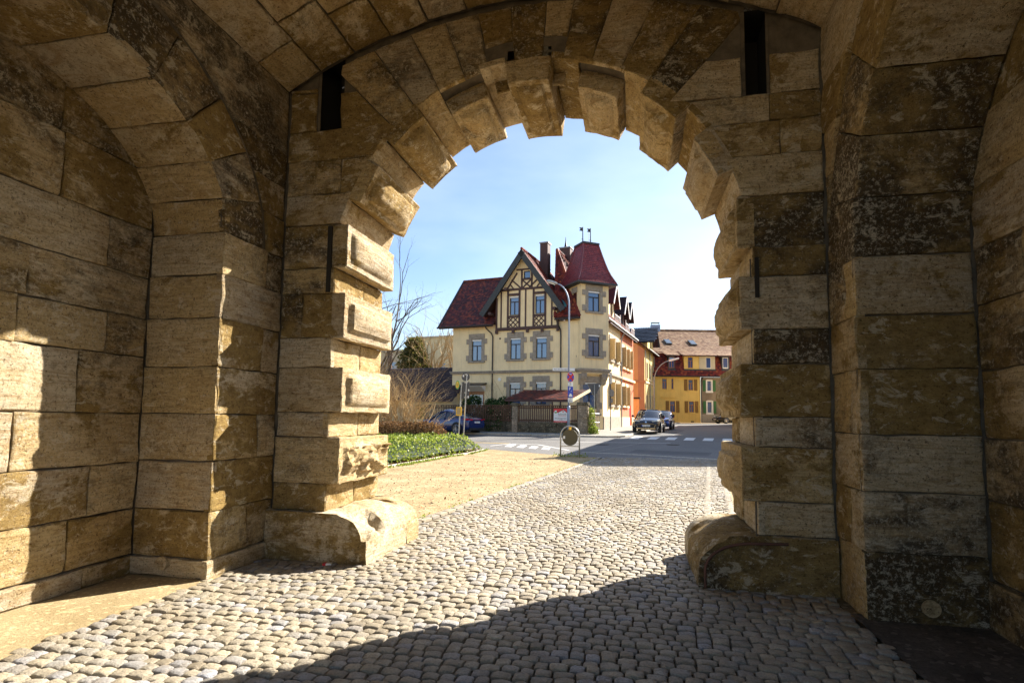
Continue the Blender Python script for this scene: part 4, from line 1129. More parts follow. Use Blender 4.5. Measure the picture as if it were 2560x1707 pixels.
# left wing roof, seen from the front
o_ = gp(-11.0, 8.58, .55); es_ = (gp(-11.0, 13.15, -3.6)-o_); L_ = es_.length; es_.normalize()
def in_left(x, y): return x < 7.6 and y < L_ and not (x > 3.5 and x-3.5 > (L_-y)*.0+4.2)
slab('wing_roof', house, [gp(-10.98, 8.54, .5), gp(-6.35, 8.54, .5), gp(-6.35, 10.2, -.99), gp(-3.4, 13.1, -3.6), gp(-10.98, 13.1, -3.6)], 'timber', .12)
slab('wing_roof', house, [gp(-10.98, 13.1, -3.6), gp(-3.4, 13.1, -3.6), gp(-3.4, 8.54, -8.2), gp(-10.98, 8.54, -8.2)], 'tiles_old', .12)
def in_l(x, y):
    s_ = -11.0+x; z = 8.58+y*es_.z; return s_ < -5.9+.0 or z > 9.6 and s_ < -4
tiles('roof_tiles', house, o_, F.u, es_, 6.4, L_, 'tiles_old', .19, .17, inside=lambda x, y: (x < 4.75 or y > .9) and (x < 5.0+y*.45))
ridge(house, gp(-11.0, 13.2, -3.6), gp(-4, 13.2, -3.6), 'tiles_old', .1)
gutter(house, gp(-11.1, 8.52, .62), gp(-6.4, 8.52, .62))
mb = MB(); mb.tube([gp(-11.0, 8.6, .56), gp(-11.0, 13.2, -3.6)], .07, 6); mb.build('verge_board', M['barge'], house)
pipe(house, [gp(-6.95, 8.5, .6), gp(-6.9, 8.3, .5), gp(-6.6, 7.95, .16), gp(-6.53, 7.7, .08), gp(-6.53, .8, .08)])
pipe(house, [gp(-1.35, 8.7, .5), gp(-1.25, 8.3, .35), gp(-1.14, 8.0, .1), gp(-1.13, 7.6, .07), gp(-1.13, .8, .07)])
# corner roof: hipped front of the street wing
PK = gp(-2.5, 14.9, -3.2); BK = gp(-2.5, 14.9, -13.8)
fl, fr_, br, fb = gp(-1.5, 8.8, .3), gp(.33, 8.8, .3), gp(2.0, 8.8, -13.8), gp(2.0, 8.8, -2.3)
slab('corner_roof', house, [fl, fr_, PK], 'timber', .1); slab('corner_roof', house, [fr_, fb, PK], 'tiles_red', .1); slab('corner_roof', house, [fb, br, BK, PK], 'timber', .1); slab('corner_roof', house, [fl, PK, BK, gp(-6.5, 8.8, -13.8)], 'timber', .1)
es_ = (PK-gp(-2.5, 8.8, .3)); L_ = es_.length; es_.normalize()
def tri(x, y):
    k = y/L_; return 2.7*(1-k)+1.7*k <= x <= 4.53*(1-k)+1.7*k
tiles('roof_tiles', house, gp(-4.2, 8.86, .34), F.u, es_, 6.2, L_, 'tiles_red', .19, .17, inside=tri)
es2 = (BK-br); L2 = es2.length; es2.normalize()
def trap(x, y): return x > 2.6+.9*y/L2
tiles('roof_tiles', house, gp(2.0, 8.86, .3), HV, es2, 14.1, L2, 'tiles_red', .19, .17, inside=trap)
ridge(house, PK+tz_*.1, fr_+tz_*.12, 'tiles_red', .12); ridge(house, PK+tz_*.1, fl+tz_*.12, 'tiles_red', .12); ridge(house, PK+tz_*.1, BK+tz_*.1, 'tiles_red', .12)
gutter(house, gp(-1.5, 8.72, .42), gp(.35, 8.72, .42))
# copper valley between gable roof and corner roof
mb = MB(); mb.hexa([gp(-2.35, 11.75, -1.9), gp(-2.15, 11.6, -1.7), gp(-.75, 9.6, -.1), gp(-.95, 9.7, -.1), gp(-2.35, 11.95, -1.9), gp(-2.15, 11.8, -1.7), gp(-.75, 9.8, -.1), gp(-.95, 9.9, -.1)]); mb.build('copper_valley', M['copper'], house)
# chimneys
for (s0, s1, d0, d1, z0, z1) in ((-3.62, -2.98, -2.3, -3.0, 12.6, 15.35), (-3.0, -2.1, -5.5, -6.3, 14.0, 15.8), (-2.0, -1.5, -6.3, -6.9, 14.0, 15.6)):
    mb = MB(); F.box(mb, s0, s1, z0, z1, d1, d0); ch = mb.build('chimney', M['timber'], house); mb = MB(); F.box(mb, s0-.05, s1+.05, z1, z1+.09, d1-.05, d0+.05); mb.build('chimney_cap', M['zinc'], ch)
mb = MB(); mb.tube([gp(-2.6, 15.85, -5.9), gp(-2.6, 16.2, -5.9), gp(-2.6, 16.5, -5.9), gp(-2.6, 16.85, -5.9)], [.16, .09, .04, .02], 8); mb.build('roof_finial', M['barge'], house)
# dormers on the street side
def dormer(par, f, s0, s1, z0, ze, za, depth, wallm, boards, roofm):
    c = (s0+s1)/2; T = [(s0, ze), (c, za), (s1, ze)]
    mb = wall_mb(f, s0, s1, z0, T, [(c-.45, c+.45, z0+.15, ze-.05)], rev=.12)
    mb.poly([f.p(s0, z0), f.p(s0, ze), f.p(s0, ze, -depth), f.p(s0, z0, -depth)]); mb.poly([f.p(s1, z0), f.p(s1, ze), f.p(s1, ze, -depth), f.p(s1, z0, -depth)])
    dm = mb.build('dormer', M[wallm], par, fix=False)
    window(dm, f, c-.45, c+.45, z0+.15, ze-.05, transom=.7)
    for (e, k) in ((s0-.25, 1), (s1+.25, -1)):
        ez = ze-.38; slab('dormer_roof', dm, [f.p(e, ez, .45), f.p(c, za+.1, .45), f.p(c, za+.1, -depth-.5), f.p(e, ez, -depth-.5)], roofm, .09)
        mb = MB(); f.bar(mb, (e, ez-.05), (c, za+.06), .17, .45, .5); mb.build('dormer_board', M[boards], dm)
    mb = MB()
    for i in range(7): s_ = s0+(s1-s0)*i/6; f.box(mb, s_-.015, s_+.015, z0-.25, z0+.5, .5, .53)
    f.box(mb, s0, s1, z0+.48, z0+.53, .49, .54); mb.build('balcony_rail', M['white'], dm)
    return dm
D1 = Fr(W(1.25, 0), HV)
dormer(house, D1, 5.0, 7.0, 9.35, 11.1, 12.45, 2.2, 'cream', 'white', 'tiles_red')
gutter(house, S.p(1.4, 8.92, .42), S.p(7.9, 8.92, .42), .08, 'zinc'); pipe(house, [S.p(7.85, 8.85, .42), S.p(7.85, 8.5, .2), S.p(7.85, 8.2, .09), S.p(7.85, .9, .09)], .06, 'zinc')
# name plates and little things on the front
mb = MB(); F.box(mb, -1.72, -1.52, 3.55, 3.68, 0, .03); mb.build('house_number_plate', M['timber'], house)
mb = MB(); mb.disc(F.p(-5.95, 7.55, .01), F.n, .07, .03, 12); mb.build('air_vent', M['black'], house)
mb = MB(); mb.disc(F.p(-5.95, 4.45, .01), F.n, .13, .04, 16); mb.build('wall_lamp', M['white'], house)

# -------------------------------------------------- terracotta house next door
rh = thing('terracotta_house', G(US-.5, 10.8), 'terracotta red terraced house with three tall windows and brown dormers next to the corner house', 'house')
RW = [(8.45, 9.3, 5.95, 7.65), (10.05, 10.9, 5.95, 7.65), (11.55, 12.4, 5.95, 7.65), (8.45, 9.3, 2.7, 4.35), (10.05, 10.9, 2.7, 4.35), (11.7, 12.6, .75, 4.2)]
wall_mb(S, 7.9, 13.8, g0, 8.95, RW).build('street_wall', M['red_wall'], rh, fix=False)
for i, q in enumerate(RW):
    if i < 5:
        window(rh, S, *q, transom=.7)
        mb = MB(); S.box(mb, q[0]-.17, q[0], q[2], q[3], -.02, .05); S.box(mb, q[1], q[1]+.17, q[2], q[3], -.02, .05); S.box(mb, q[0]-.17, q[1]+.17, q[3], q[3]+.28, -.02, .06); S.box(mb, q[0]-.22, q[1]+.22, q[2]-.13, q[2], -.02, .16); mb.build('window_surround', M['cream'], rh)
        mb = MB(); S.box(mb, q[0]-.1, q[0]+.02, q[2]+.05, q[3]-.03, .05, .42); mb.build('shutter', M['shutter_pale'], rh)
    else:
        mb = MB(); S.box(mb, q[0], q[1], q[2], q[3], -.14, -.05); mb.build('door', M['sign_red'], rh)
mb = MB(); S.box(mb, 7.95, 13.9, 4.92, 5.1, -.02, .18); mb.build('string_course', M['cream'], rh)
mb = MB(); S.box(mb, 7.95, 11.6, g0, 1.75, -.02, .08); S.box(mb, 12.7, 13.8, g0, 1.75, -.02, .08); mb.build('plinth', M['cream'], rh)
wall_mb(Fr(W(US-8, 13.8), -HU*-1), 0, 8, g0, 8.9, []).build('end_wall', M['orange_wall'], rh, fix=False)
gutter(rh, S.p(7.9, 8.92, .42), S.p(14.1, 8.92, .42), .08, 'zinc')
dormer(rh, D1, 9.4, 11.2, 9.35, 11.0, 12.25, 2.2, 'timber', 'white', 'tiles_dark'); dormer(rh, D1, 12.0, 13.6, 9.35, 11.0, 12.25, 2.2, 'timber', 'white', 'tiles_dark')

# -------------------------------------------------- orange and pale yellow house further up the street
oh = thing('orange_house', G(.5, 25), 'orange sided house with pale yellow street front and black glazed cross roof', 'house')
OF = Fr(W(0, 22), HU); OS = Fr(W(1.35, 22), HV)
wall_mb(OF, -6, .65, .8, [(-6, 11), (-2.6, 11.5), (.65, 9.6)], []).build('front_wall', M['orange_wall'], oh, fix=False)
wall_mb(OF, .65, 1.35, .8, [(.65, 9.6), (1.35, 9.05)], []).build('front_wall', M['pink_wall'], oh, fix=False)
mb = MB(); OF.box(mb, -3, 1.4, 5.55, 5.75, -.02, .1); mb.build('string_course', M['pink_wall'], oh)
YW = [(1.2+i*2.05, 2.15+i*2.05, z0, z1) for i in range(5) for z0, z1 in ((2.5, 4.3), (6.0, 7.8))]
wall_mb(OS, 0, 11, .8, 9.05, YW).build('street_wall', M['light_wall'], oh, fix=False)
for q in YW:
    window(oh, OS, *q, transom=.7); mb = MB(); OS.box(mb, q[0]-.15, q[0], q[2], q[3], -.02, .05); OS.box(mb, q[1], q[1]+.15, q[2], q[3], -.02, .05); OS.box(mb, q[0]-.2, q[1]+.2, q[2]-.12, q[2], -.02, .13); mb.build('window_surround', M['cream'], oh)
for s_ in (.1, 3.2, 6.6): pipe(oh, [OS.p(s_, 9, .1), OS.p(s_, 1, .1)], .05, 'zinc')
mb = MB(); OS.box(mb, 0, 11, 5.5, 5.7, -.02, .1); mb.build('string_course', M['cream'], oh)
slab('main_roof', oh, [OS.p(-.3, 9.1, .5), OS.p(11.2, 9.1, .5), OS.p(11.2, 12.6, -4.2), OS.p(-.3, 12.6, -4.2)], 'tiles_red', .15)
gutter(oh, OS.p(-.3, 9.05, .58), OS.p(11.2, 9.05, .58), .07, 'zinc')
# cross gable
wall_mb(OS, 2.2, 6.2, 9.0, [(2.2, 10.4), (4.2, 11.9), (6.2, 10.4)], [(3.8, 4.6, 9.3, 10.6)]).build('cross_gable', M['light_wall'], oh, fix=False)
window(oh, OS, 3.8, 4.6, 9.3, 10.6)
mb = MB(); mb.poly([OS.p(2.2, 9.0), OS.p(2.2, 10.4), OS.p(2.2, 10.4, -4), OS.p(2.2, 9.0, -4)]); mb.build('cross_gable_side', M['light_wall'], oh, fix=False)
slab('cross_roof', oh, [OS.p(1.8, 10.15, .8), OS.p(4.2, 12.0, .8), OS.p(4.2, 12.0, -4.5), OS.p(1.8, 10.15, -4.5)], 'tiles_black', .12)
slab('cross_roof', oh, [OS.p(6.6, 10.15, .8), OS.p(4.2, 12.0, .8), OS.p(4.2, 12.0, -4.5), OS.p(6.6, 10.15, -4.5)], 'tiles_black', .12)
es_ = (OS.p(4.2, 12.0, 0)-OS.p(1.8, 10.15, 0)); L_ = es_.length; es_.normalize()
tiles('roof_tiles', oh, OS.p(1.8, 10.18, -4.5), OS.n, es_, 5.3, L_, 'tiles_black', .27, .31, flat=True, lift=.06)
# small orange annexe between the two houses
ax_ = thing('orange_annexe', G(.9, 18), 'low orange gateway wall between the terracotta and orange houses', 'wall')
AF = Fr(W(0, 17.5), HU); wall_mb(AF, -1.5, 1.5, .8, 3.6, []).build('wall', M['orange_wall'], ax_, fix=False); mb = MB(); AF.box(mb, -1.6, 1.6, 3.6, 3.75, -.3, .1); mb.build('coping', M['tiles_dark'], ax_)

# -------------------------------------------------- the far yellow house and its grey neighbour
fu = Vector((.96, .28, 0)); fdir = (HU*.925+HV*.379).normalized()
Y = Fr(W(1.75, 28.75), fdir)
yh = thing('yellow_house', Y.p(2.6, 1.25, -.2), 'bright yellow house with brown shutters and a tan mansard roof closing the street', 'house')
gh_ = thing('roughcast_house', Y.p(8.3, 1.25, -.2), 'brown roughcast house with green shutters beside the yellow house', 'house')
zb_ = 1.25
yw = [(.57, 1.13, 5.15, 6.4), (1.66, 1.9, 5.15, 6.4), (3.65, 4.2, 5.05, 6.3), (1.46, 2.07, 2.45, 3.75), (3.69, 4.28, 2.45, 3.75)]
wall_mb(Y, -2, 5.07, zb_, 6.75, yw).build('street_wall', M['yellow_wall'], yh, fix=False)
for i, q in enumerate(yw):
    window(yh, Y, *q, mat='window_brown', transom=.66, mull=i != 1, d=-.06)
    mb = MB(); Y.box(mb, q[0]-.1, q[0], q[2]-.1, q[3]+.1, -.02, .03); Y.box(mb, q[1], q[1]+.1, q[2]-.1, q[3]+.1, -.02, .03); Y.box(mb, q[0], q[1], q[3], q[3]+.1, -.02, .03); Y.box(mb, q[0]-.14, q[1]+.14, q[2]-.16, q[2], -.02, .08); mb.build('window_surround', M['yellow_wall'], yh)
    if i >= 2:
        for a, b in ((q[0]-.5, q[0]-.1), (q[1]+.1, q[1]+.5)): mb = MB(); Y.box(mb, a, b, q[2]-.05, q[3]+.03, .01, .05); mb.build('shutter', M['shutter_brown'], yh)
mb = MB(); Y.box(mb, .45, 2.15, 4.15, 4.3, -.02, .14); mb.build('ledge', M['yellow_wall'], yh)
mb = MB(); Y.box(mb, 3.9, 4.25, 1.3, 1.45, 0, .02); mb.build('cellar_opening', M['black'], yh)
gw = [(5.84, 6.37, 4.95, 6.2), (5.84, 6.4, 2.4, 3.75), (9.0, 9.55, 5.05, 6.45), (9.0, 9.55, 2.45, 3.85)]
wall_mb(Y, 5.1, 11.5, zb_, 6.6, gw).build('street_wall', M['grey_wall'], gh_, fix=False)
for q in gw:
    window(gh_, Y, *q, mat='window_white', transom=1, mull=False, d=-.05)
    mb = MB(); Y.box(mb, q[0]-.13, q[0], q[2], q[3]+.1, -.02, .05); Y.box(mb, q[1], q[1]+.13, q[2], q[3]+.1, -.02, .05); Y.box(mb, q[0], q[1], q[3], q[3]+.14, -.02, .05); Y.box(mb, q[0]-.16, q[1]+.16, q[2]-.17, q[2], -.02, .08); mb.build('window_surround', M['window_white'], gh_)
    for a, b in ((q[0]-.48, q[0]-.15), (q[1]+.15, q[1]+.48)): mb = MB(); Y.box(mb, a, b, q[2], q[3]+.05, .01, .06); mb.build('shutter', M['shutter_green'], gh_)
mb = MB(); Y.box(mb, 5.1, 11.5, zb_, 2.25, -.01, .05); mb.build('plinth', M['concrete2'], gh_)
pipe(gh_, [Y.p(5.35, 6.6, .2), Y.p(5.12, 6.2, .1), Y.p(5.12, 1.3, .1)], .06)
# mansard: steep dark red lower slope, flatter tan upper slope, shared by both houses but built for each
for (hh, s0, s1) in ((yh, -2.2, 5.08), (gh_, 5.08, 12)):
    lo0, lo1 = Y.p(s0, 6.68, .45), Y.p(s1, 6.68, .45); mi0, mi1 = Y.p(s0, 9.55, -.75), Y.p(s1, 9.55, -.75); up0, up1 = Y.p(s0, 13.5, -9), Y.p(s1, 13.5, -9)
    slab('lower_roof', hh, [lo0, lo1, mi1, mi0], 'timber', .1); slab('upper_roof', hh, [mi0, mi1, up1, up0], 'timber', .1)
    e1 = (mi0-lo0); l1 = e1.length; e1.normalize(); e2 = (up0-mi0); l2 = e2.length; e2.normalize()
    tiles('roof_tiles', hh, lo0+tz_*.04, Y.u, e1, s1-s0, l1, 'tiles_red', .25, .24, flat=True)
    tiles('roof_tiles', hh, mi0+tz_*.06+Y.n*.25-tz_*.2, Y.u, e2, s1-s0, l2+.3, 'tiles_tan', .27, .27, flat=True, lift=.05)
    ridge(hh, up0+tz_*.1, up1+tz_*.1, 'tiles_tan', .13); gutter(hh, Y.p(s0, 6.66, .52), Y.p(s1, 6.66, .52), .07)
def far_dormer(hh, s0, s1, w0, w1, wm, fm, ov=.25):
    mb = wall_mb(Y2, s0, s1, 7.5, 9.15, [(w0, w1, 7.65, 8.95)], rev=.1)
    for s_ in (s0, s1): mb.poly([Y2.p(s_, 7.5), Y2.p(s_, 9.15), Y2.p(s_, 9.15, -1.5), Y2.p(s_, 7.5, -1.5)])
    dm = mb.build('dormer', M[wm], hh, fix=False); window(dm, Y2, w0, w1, 7.65, 8.95, mat=fm, transom=.68 if fm == 'window_brown' else 1, mull=fm == 'window_brown', d=-.05)
    o_ = Y2.p(s0-ov, 9.12, .35); e_ = (Y2.p(s0-ov, 10.35, -2.9)-o_); l_ = e_.length; e_.normalize()
    slab('dormer_roof', dm, [o_, Y2.p(s1+ov, 9.12, .35), Y2.p(s1+ov, 10.35, -2.9), Y2.p(s0-ov, 10.35, -2.9)], 'timber', .1)
    t_ = tiles('roof_tiles', dm, o_+tz_*.03, Y.u, e_, s1-s0+2*ov, l_, 'tiles_tan', .27, .25, flat=True)
    mb = MB(); Y2.box(mb, s0-.05, s1+.05, 7.36, 7.52, -.2, .1); mb.build('lead_flashing', M['barge'], dm)
Y2 = Fr(Y.p(0, 0, .12), fdir)
far_dormer(yh, 1.26, 2.1, 1.36, 2.0, 'barge', 'window_brown', .3); far_dormer(yh, 3.16, 4.9, 3.6, 4.18, 'yellow_wall', 'window_brown')
far_dormer(gh_, 4.94, 6.8, 5.72, 6.33, 'concrete', 'window_white', .12); far_dormer(gh_, 7.58, 8.5, 7.7, 8.35, 'barge', 'window_white', .5)
def skylight(hh, s, k):
    c0 = Y.p(s, 9.55, -.75); e2 = (Y.p(s, 13.5, -9)-c0).normalized(); nn = Y.u.cross(e2); nn = nn if nn.z > 0 else -nn
    o_ = c0+e2*(3.0+2*k)+nn*.05; mb = MB(); q = [o_, o_+Y.u*.75, o_+Y.u*.75+e2*1.7, o_+e2*1.7]
    mb.hexa(q+[p+nn*.13 for p in q]); sk = mb.build('skylight', M['barge'], hh); mb = MB(); i_ = [o_+Y.u*.08+e2*.08, o_+Y.u*.67+e2*.08, o_+Y.u*.67+e2*1.6, o_+Y.u*.08+e2*1.6]
    mb.hexa([p+nn*.12 for p in i_]+[p+nn*.15 for p in i_]); mb.build('pane', M['skylight'], sk)
skylight(yh, .2, .1); skylight(yh, 2.1, .05); skylight(gh_, 5.1, -.1)
mb = MB(); Y.box(mb, 1.5, 2.7, 13.0, 14.25, -9.2, -8.6); ch = mb.build('chimney', M['blue_post'], yh); mb = MB(); Y.box(mb, 1.55, 2.65, 14.5, 14.57, -9.2, -8.6)
for s_ in (1.6, 2.6): Y.box(mb, s_-.03, s_+.03, 14.25, 14.5, -8.95, -8.85)
mb.build('chimney_cover', M['barge'], ch)

# -------------------------------------------------- houses across the street, right of the view: they cast the shade on the road
for (u0, u1, v0, v1, h, lab) in ((11.4, 19, -4.7, 4.4, 9.2, 'cream house with red roof on the right side of the street nearest the gate'), (11.6, 20, 11.5, 27, 8.6, 'cream house with red roof on the right side of the street further from the gate')):
    nb = thing('street_house', G((u0+u1)/2, (v0+v1)/2), lab, 'house', 'houses on the right of the street')
    mb = MB(); mb.hexa([W(u0, v0, .3), W(u1, v0, .3), W(u1, v1, .3), W(u0, v1, .3), W(u0, v0, h), W(u1, v0, h), W(u1, v1, h), W(u0, v1, h)]); mb.build('wall', M['cream'], nb)
    c = (u0+u1)/2; mb = MB(); mb.prism([W(u0-.3, v0-.3, h), W(u1+.3, v0-.3, h), W(c, v0-.3, h+2.2)], HV*(v1-v0+.6)); mb.build('roof', M['tiles_red'], nb)
    for fW, wid_ in ((Fr(W(u0, v1), -HV), v1-v0), (Fr(W(u0, v0), HU), u1-u0)):
      for i in range(3):
        for z in (1.8, 5.2): mb = MB(); s_ = 1+(wid_-2.5)*i/2; fW.box(mb, s_, s_+1, z, z+1.7, -.02, .05); wn = mb.build('window', M['window_white'], nb); mb = MB(); fW.box(mb, s_+.08, s_+.92, z+.08, z+1.62, .05, .06); mb.build('pane', M['glass'], wn)

# ==================================================================== FENCE, PIERS, CANOPY
FV = -4.9
FF = Fr(W(0, FV), HU); gz0 = zg(FV)+walkz
fence = thing('garden_fence', FF.p(-2.2, gz0), 'brown paling fence on a low mossy stone wall in front of the corner house', 'fence')
def rough_box(f, s0, s1, z0, z1, d0, d1, name, mat, par, amp=.012, n=5):
    mb = MB(); f.box(mb, s0, s1, z0, z1, d0, d1); o = mb.build(name, mat, par, bevel=min(.02, (z1-z0)*.2)); return o
M['moss_wall'] = mat_ground('mossy_wall_stone', [(.3, (.05, .045, .03)), (.55, (.12, .10, .065)), (.75, (.22, .19, .13))], 2.2, 25)
M['pier'] = mat_ground('weathered_pier', [(.3, (.20, .16, .11)), (.7, (.36, .29, .21))], 1.6, 18)
for s0, s1 in ((-9.5, -2.92), (-2.48, 1.48)):
    x = s0
    while x < s1-.3:
        w_ = min(random.uniform(.7, 1.2), s1-x)
        if s1-x-w_ < .3: w_ = s1-x
        for (a, b) in ((gz0-.06, gz0+.36), (gz0+.36, gz0+.66)):
            mb = MB(); FF.box(mb, x+.006, x+w_-.006, a+.005, b-.005, -.3, random.uniform(-.015, .015)); mb.build('stone', M['moss_wall'], fence, bevel=.02)
        x += w_
    for z in (gz0+.74, gz0+1.52): mb = MB(); FF.box(mb, s0, s1, z, z+.07, -.13, -.08); mb.build('rail', M['brown_wood'], fence)
    mb = MB(); FF.box(mb, s0, s1, gz0+1.68, gz0+1.74, -.16, -.0); mb.build('rail', M['brown_wood'], fence)
    x = s0+.04
    while x < s1-.05:
        sk_ = random.uniform(-.008, .008)
        mb = MB(); mb.prism([FF.p(x, gz0+.68, -.05), FF.p(x+.075, gz0+.68, -.05), FF.p(x+.075+sk_, gz0+1.68, -.05), FF.p(x+sk_, gz0+1.68, -.05)], -FF.n*.024); mb.build('slat', M['brown_wood'], fence); x += .128
for (s0, s1, zt, lab) in ((-2.9, -2.5, 1.9, 'slim dressed stone fence pier between the two lengths of brown paling'), (1.5, 2.12, 1.95, 'wide lichen-stained stone gate pier at the street corner end of the fence'), (-6.9, -6.3, 1.75, 'low stone pier with a dark cap behind the blue parked car')):
    p_ = thing('fence_pier', FF.p((s0+s1)/2, gz0), lab, 'pier', 'stone piers of the garden fence')
    z = gz0-.05; k = 0
    hs = (zt/4)
    while z < gz0+zt-.3:
        h = min(hs, gz0+zt-.22-z); mb = MB(); FF.box(mb, s0+.004, s1-.004, z+.004, z+h-.004, -.42, .06+random.uniform(-.006, .006)); mb.build('stone', M['pier'], p_, bevel=.02); z += h
    mb = MB(); FF.box(mb, s0-.06, s1+.06, z, z+.1, -.48, .12); FF.box(mb, s0-.03, s1+.03, z+.1, z+.2, -.45, .09); mb.build('cap_stone', M['moss_wall'], p_, bevel=.015)
# carved lines on the corner pier
can = thing('garden_canopy', W(-1, -3.4, gz0), 'low brown shingled canopy roof over the front garden behind the fence', 'canopy')
q = [W(-3.55, -4.6, 2.78), W(.95, -4.4, 2.74), W(1.5, -2.0, 3.5), W(-2.95, -2.0, 3.46)]
slab('roof_deck', can, q, 'timber', .07)
e_ = (q[3]-q[0]); l_ = e_.length; e_.normalize()
eu_ = (q[1]-q[0]).normalized(); e_ = (W(-3.55+.58, -2.1, 3.5)-q[0]); e_ = (e_-eu_*e_.dot(eu_)); lc = e_.length; e_.normalize()
tiles('shingles', can, q[0]+tz_*.02, eu_, e_, 5.05, lc, 'tiles_old', .22, .2, inside=lambda x, y: y/lc*.55-.02 < x < 4.5+y/lc*.55, flat=True)
mb = MB(); mb.hexa([q[1]-tz_*.12, q[2]-tz_*.12, q[2]-tz_*.12+HU*.06, q[1]-tz_*.12+HU*.06, q[1]+tz_*.06, q[2]+tz_*.06, q[2]+tz_*.06+HU*.06, q[1]+tz_*.06+HU*.06]); mb.build('edge_board', M['cream'], can)
mb = MB(); mb.tube([q[0]-tz_*.08, q[1]-tz_*.08], .05, 6); mb.build('front_beam', M['timber'], can)
for u_ in (-3.3, -1.9, -.3, .85): mb = MB(); mb.tube([W(u_, -4.45, gz0), W(u_, -4.45, 2.75)], .045, 6); mb.build('post', M['timber' if u_ < .5 else 'cream'], can)
gt = thing('garden_gate', W(2.3, -4.2, gz0), 'light wrought iron garden gate standing open beside the corner pier', 'gate')
GA = Fr(W(2.2, -4.5), (HU*.25+HV).normalized())
for i in range(7): mb = MB(); mb.tube([GA.p(i*.2, gz0+.1), GA.p(i*.2, gz0+1.35+.12*math.sin(i))], .012, 5); mb.build('bar', M['zinc'], gt)
for z in (.2, .7, 1.25): mb = MB(); mb.tube([GA.p(0, gz0+z), GA.p(1.2, gz0+z)], .014, 5); mb.build('rail', M['zinc'], gt)

# ==================================================================== SIGNS AND POSTS
RTV = rt.copy()
def text_mesh(c):
    tmp = bpy.data.objects.new('lettering', c); col.objects.link(tmp); dg = bpy.context.evaluated_depsgraph_get()
    me = bpy.data.meshes.new_from_object(tmp.evaluated_get(dg)); bpy.data.objects.remove(tmp); return me
def text(body, par, loc, right, upv, size, mat, name='lettering', align='CENTER'):
    c = bpy.data.curves.new(name, 'FONT'); c.body = body; c.size = size; c.align_x = align; c.align_y = 'CENTER'; c.extrude = .0015; c.materials.append(M[mat])
    o = bpy.data.objects.new(name, text_mesh(c)); col.objects.link(o); r_ = right.normalized(); u_ = upv.normalized(); n = r_.cross(u_)
    mw = Matrix(((r_.x, u_.x, n.x, loc.x), (r_.y, u_.y, n.y, loc.y), (r_.z, u_.z, n.z, loc.z), (0, 0, 0, 1)))
    o.parent = par
    if par.type == 'EMPTY': o.matrix_parent_inverse = Matrix.Translation(-par.location)
    o.matrix_world = mw if par is None else mw; o.matrix_basis = mw if True else o.matrix_basis
    return o
ZU = Vector((0, 0, 1))
# street lamp with no-stopping and parking signs
lp = W(1.08, -5.45); lz = zg(-5.45)+walkz
lamp = thing('street_lamp', lp+ZU*lz, 'tall bent grey-blue street lamp post carrying the round no-stopping sign at the fence corner', 'street lamp')
pts = [lp+ZU*lz, lp+ZU*3.0, lp+ZU*8.6]
left = -HU
arm = [lp+ZU*8.6]+[lp+left*(.95*(1-math.cos(t)))+ZU*(8.6+1.45*math.sin(t)) for t in [math.pi/2*.88*i/7 for i in range(1, 8)]]
mb = MB(); mb.tube([lp+ZU*lz, lp+ZU*2.3, lp+ZU*2.35], [.095, .095, .07], 10); mb.tube([lp+ZU*2.35]+arm, [.055]+[.05-.002*i for i in range(8)], 9); mb.build('post', M['blue_post'], lamp, smooth=True)
tip = arm[-1]; dr_ = (arm[-1]-arm[-2]).normalized(); dr_ = (left*.94+ZU*.34).normalized()
mb = MB(); sd2 = HV; pr = []
for k, (t, w_, h) in enumerate(((0, .05, .05), (.12, .1, .09), (.4, .13, .11), (.68, .12, .09), (.76, .05, .03))):
    c = tip+dr_*t; n_ = dr_.cross(sd2).normalized(); pr.append([c+sd2*w_*math.cos(a)+n_*h*math.sin(a) for a in [2*math.pi*i/10 for i in range(11)]])
mb.quadgrid(pr); hd = mb.build('lamp_head', M['steel'], lamp, smooth=True)
mb = MB(); c = tip+dr_*.42-ZU*.07; mb.hexa([c-dr_*.22-sd2*.09-ZU*.05, c+dr_*.22-sd2*.09-ZU*.05, c+dr_*.22+sd2*.09-ZU*.05, c-dr_*.22+sd2*.09-ZU*.05, c-dr_*.22-sd2*.1, c+dr_*.22-sd2*.1, c+dr_*.22+sd2*.1, c-dr_*.22+sd2*.1]); mb.build('lamp_cover', M['lamp_glass'], hd)
# the signs are turned towards the side road
sa = math.atan2(fw.y, fw.x)
snr = (-fw*.78+rt*.62).normalized(); srt = Vector((-snr.y, snr.x, 0)); 
if srt.dot(rt) < 0: srt = -srt
class Pl:      # sign plane centred on the pole's front
    def __init__(s, base, nrm, right): s.b, s.n, s.r = base, nrm, right
    def p(s, x, z, d=0): return s.b+s.r*x+ZU*z+s.n*d
    def box(s, mb, x0, x1, z0, z1, d0, d1): mb.hexa([s.p(x0, z0, d1), s.p(x1, z0, d1), s.p(x1, z0, d0), s.p(x0, z0, d0), s.p(x0, z1, d1), s.p(x1, z1, d1), s.p(x1, z1, d0), s.p(x0, z1, d0)])
    def fan(s, mb, pts, d0, d1): mb.prism([s.p(x, z, d1) for x, z in pts], s.n*(d0-d1))
SP = Pl(lp+snr*.1+rt*.03, snr, srt)
def circ(cx, cz, r, n=28, a0=0, a1=2*math.pi): return [(cx+r*math.cos(a0+(a1-a0)*i/n), cz+r*math.sin(a0+(a1-a0)*i/n)) for i in range(n)]
ns = thing('no_stopping_sign', SP.p(0, 4.12), 'round red and blue no-stopping sign with small white arrow on the lamp post', 'traffic sign')
mb = MB(); SP.fan(mb, circ(0, 4.12, .32), 0, .012); mb.build('plate', M['sign_red'], ns)
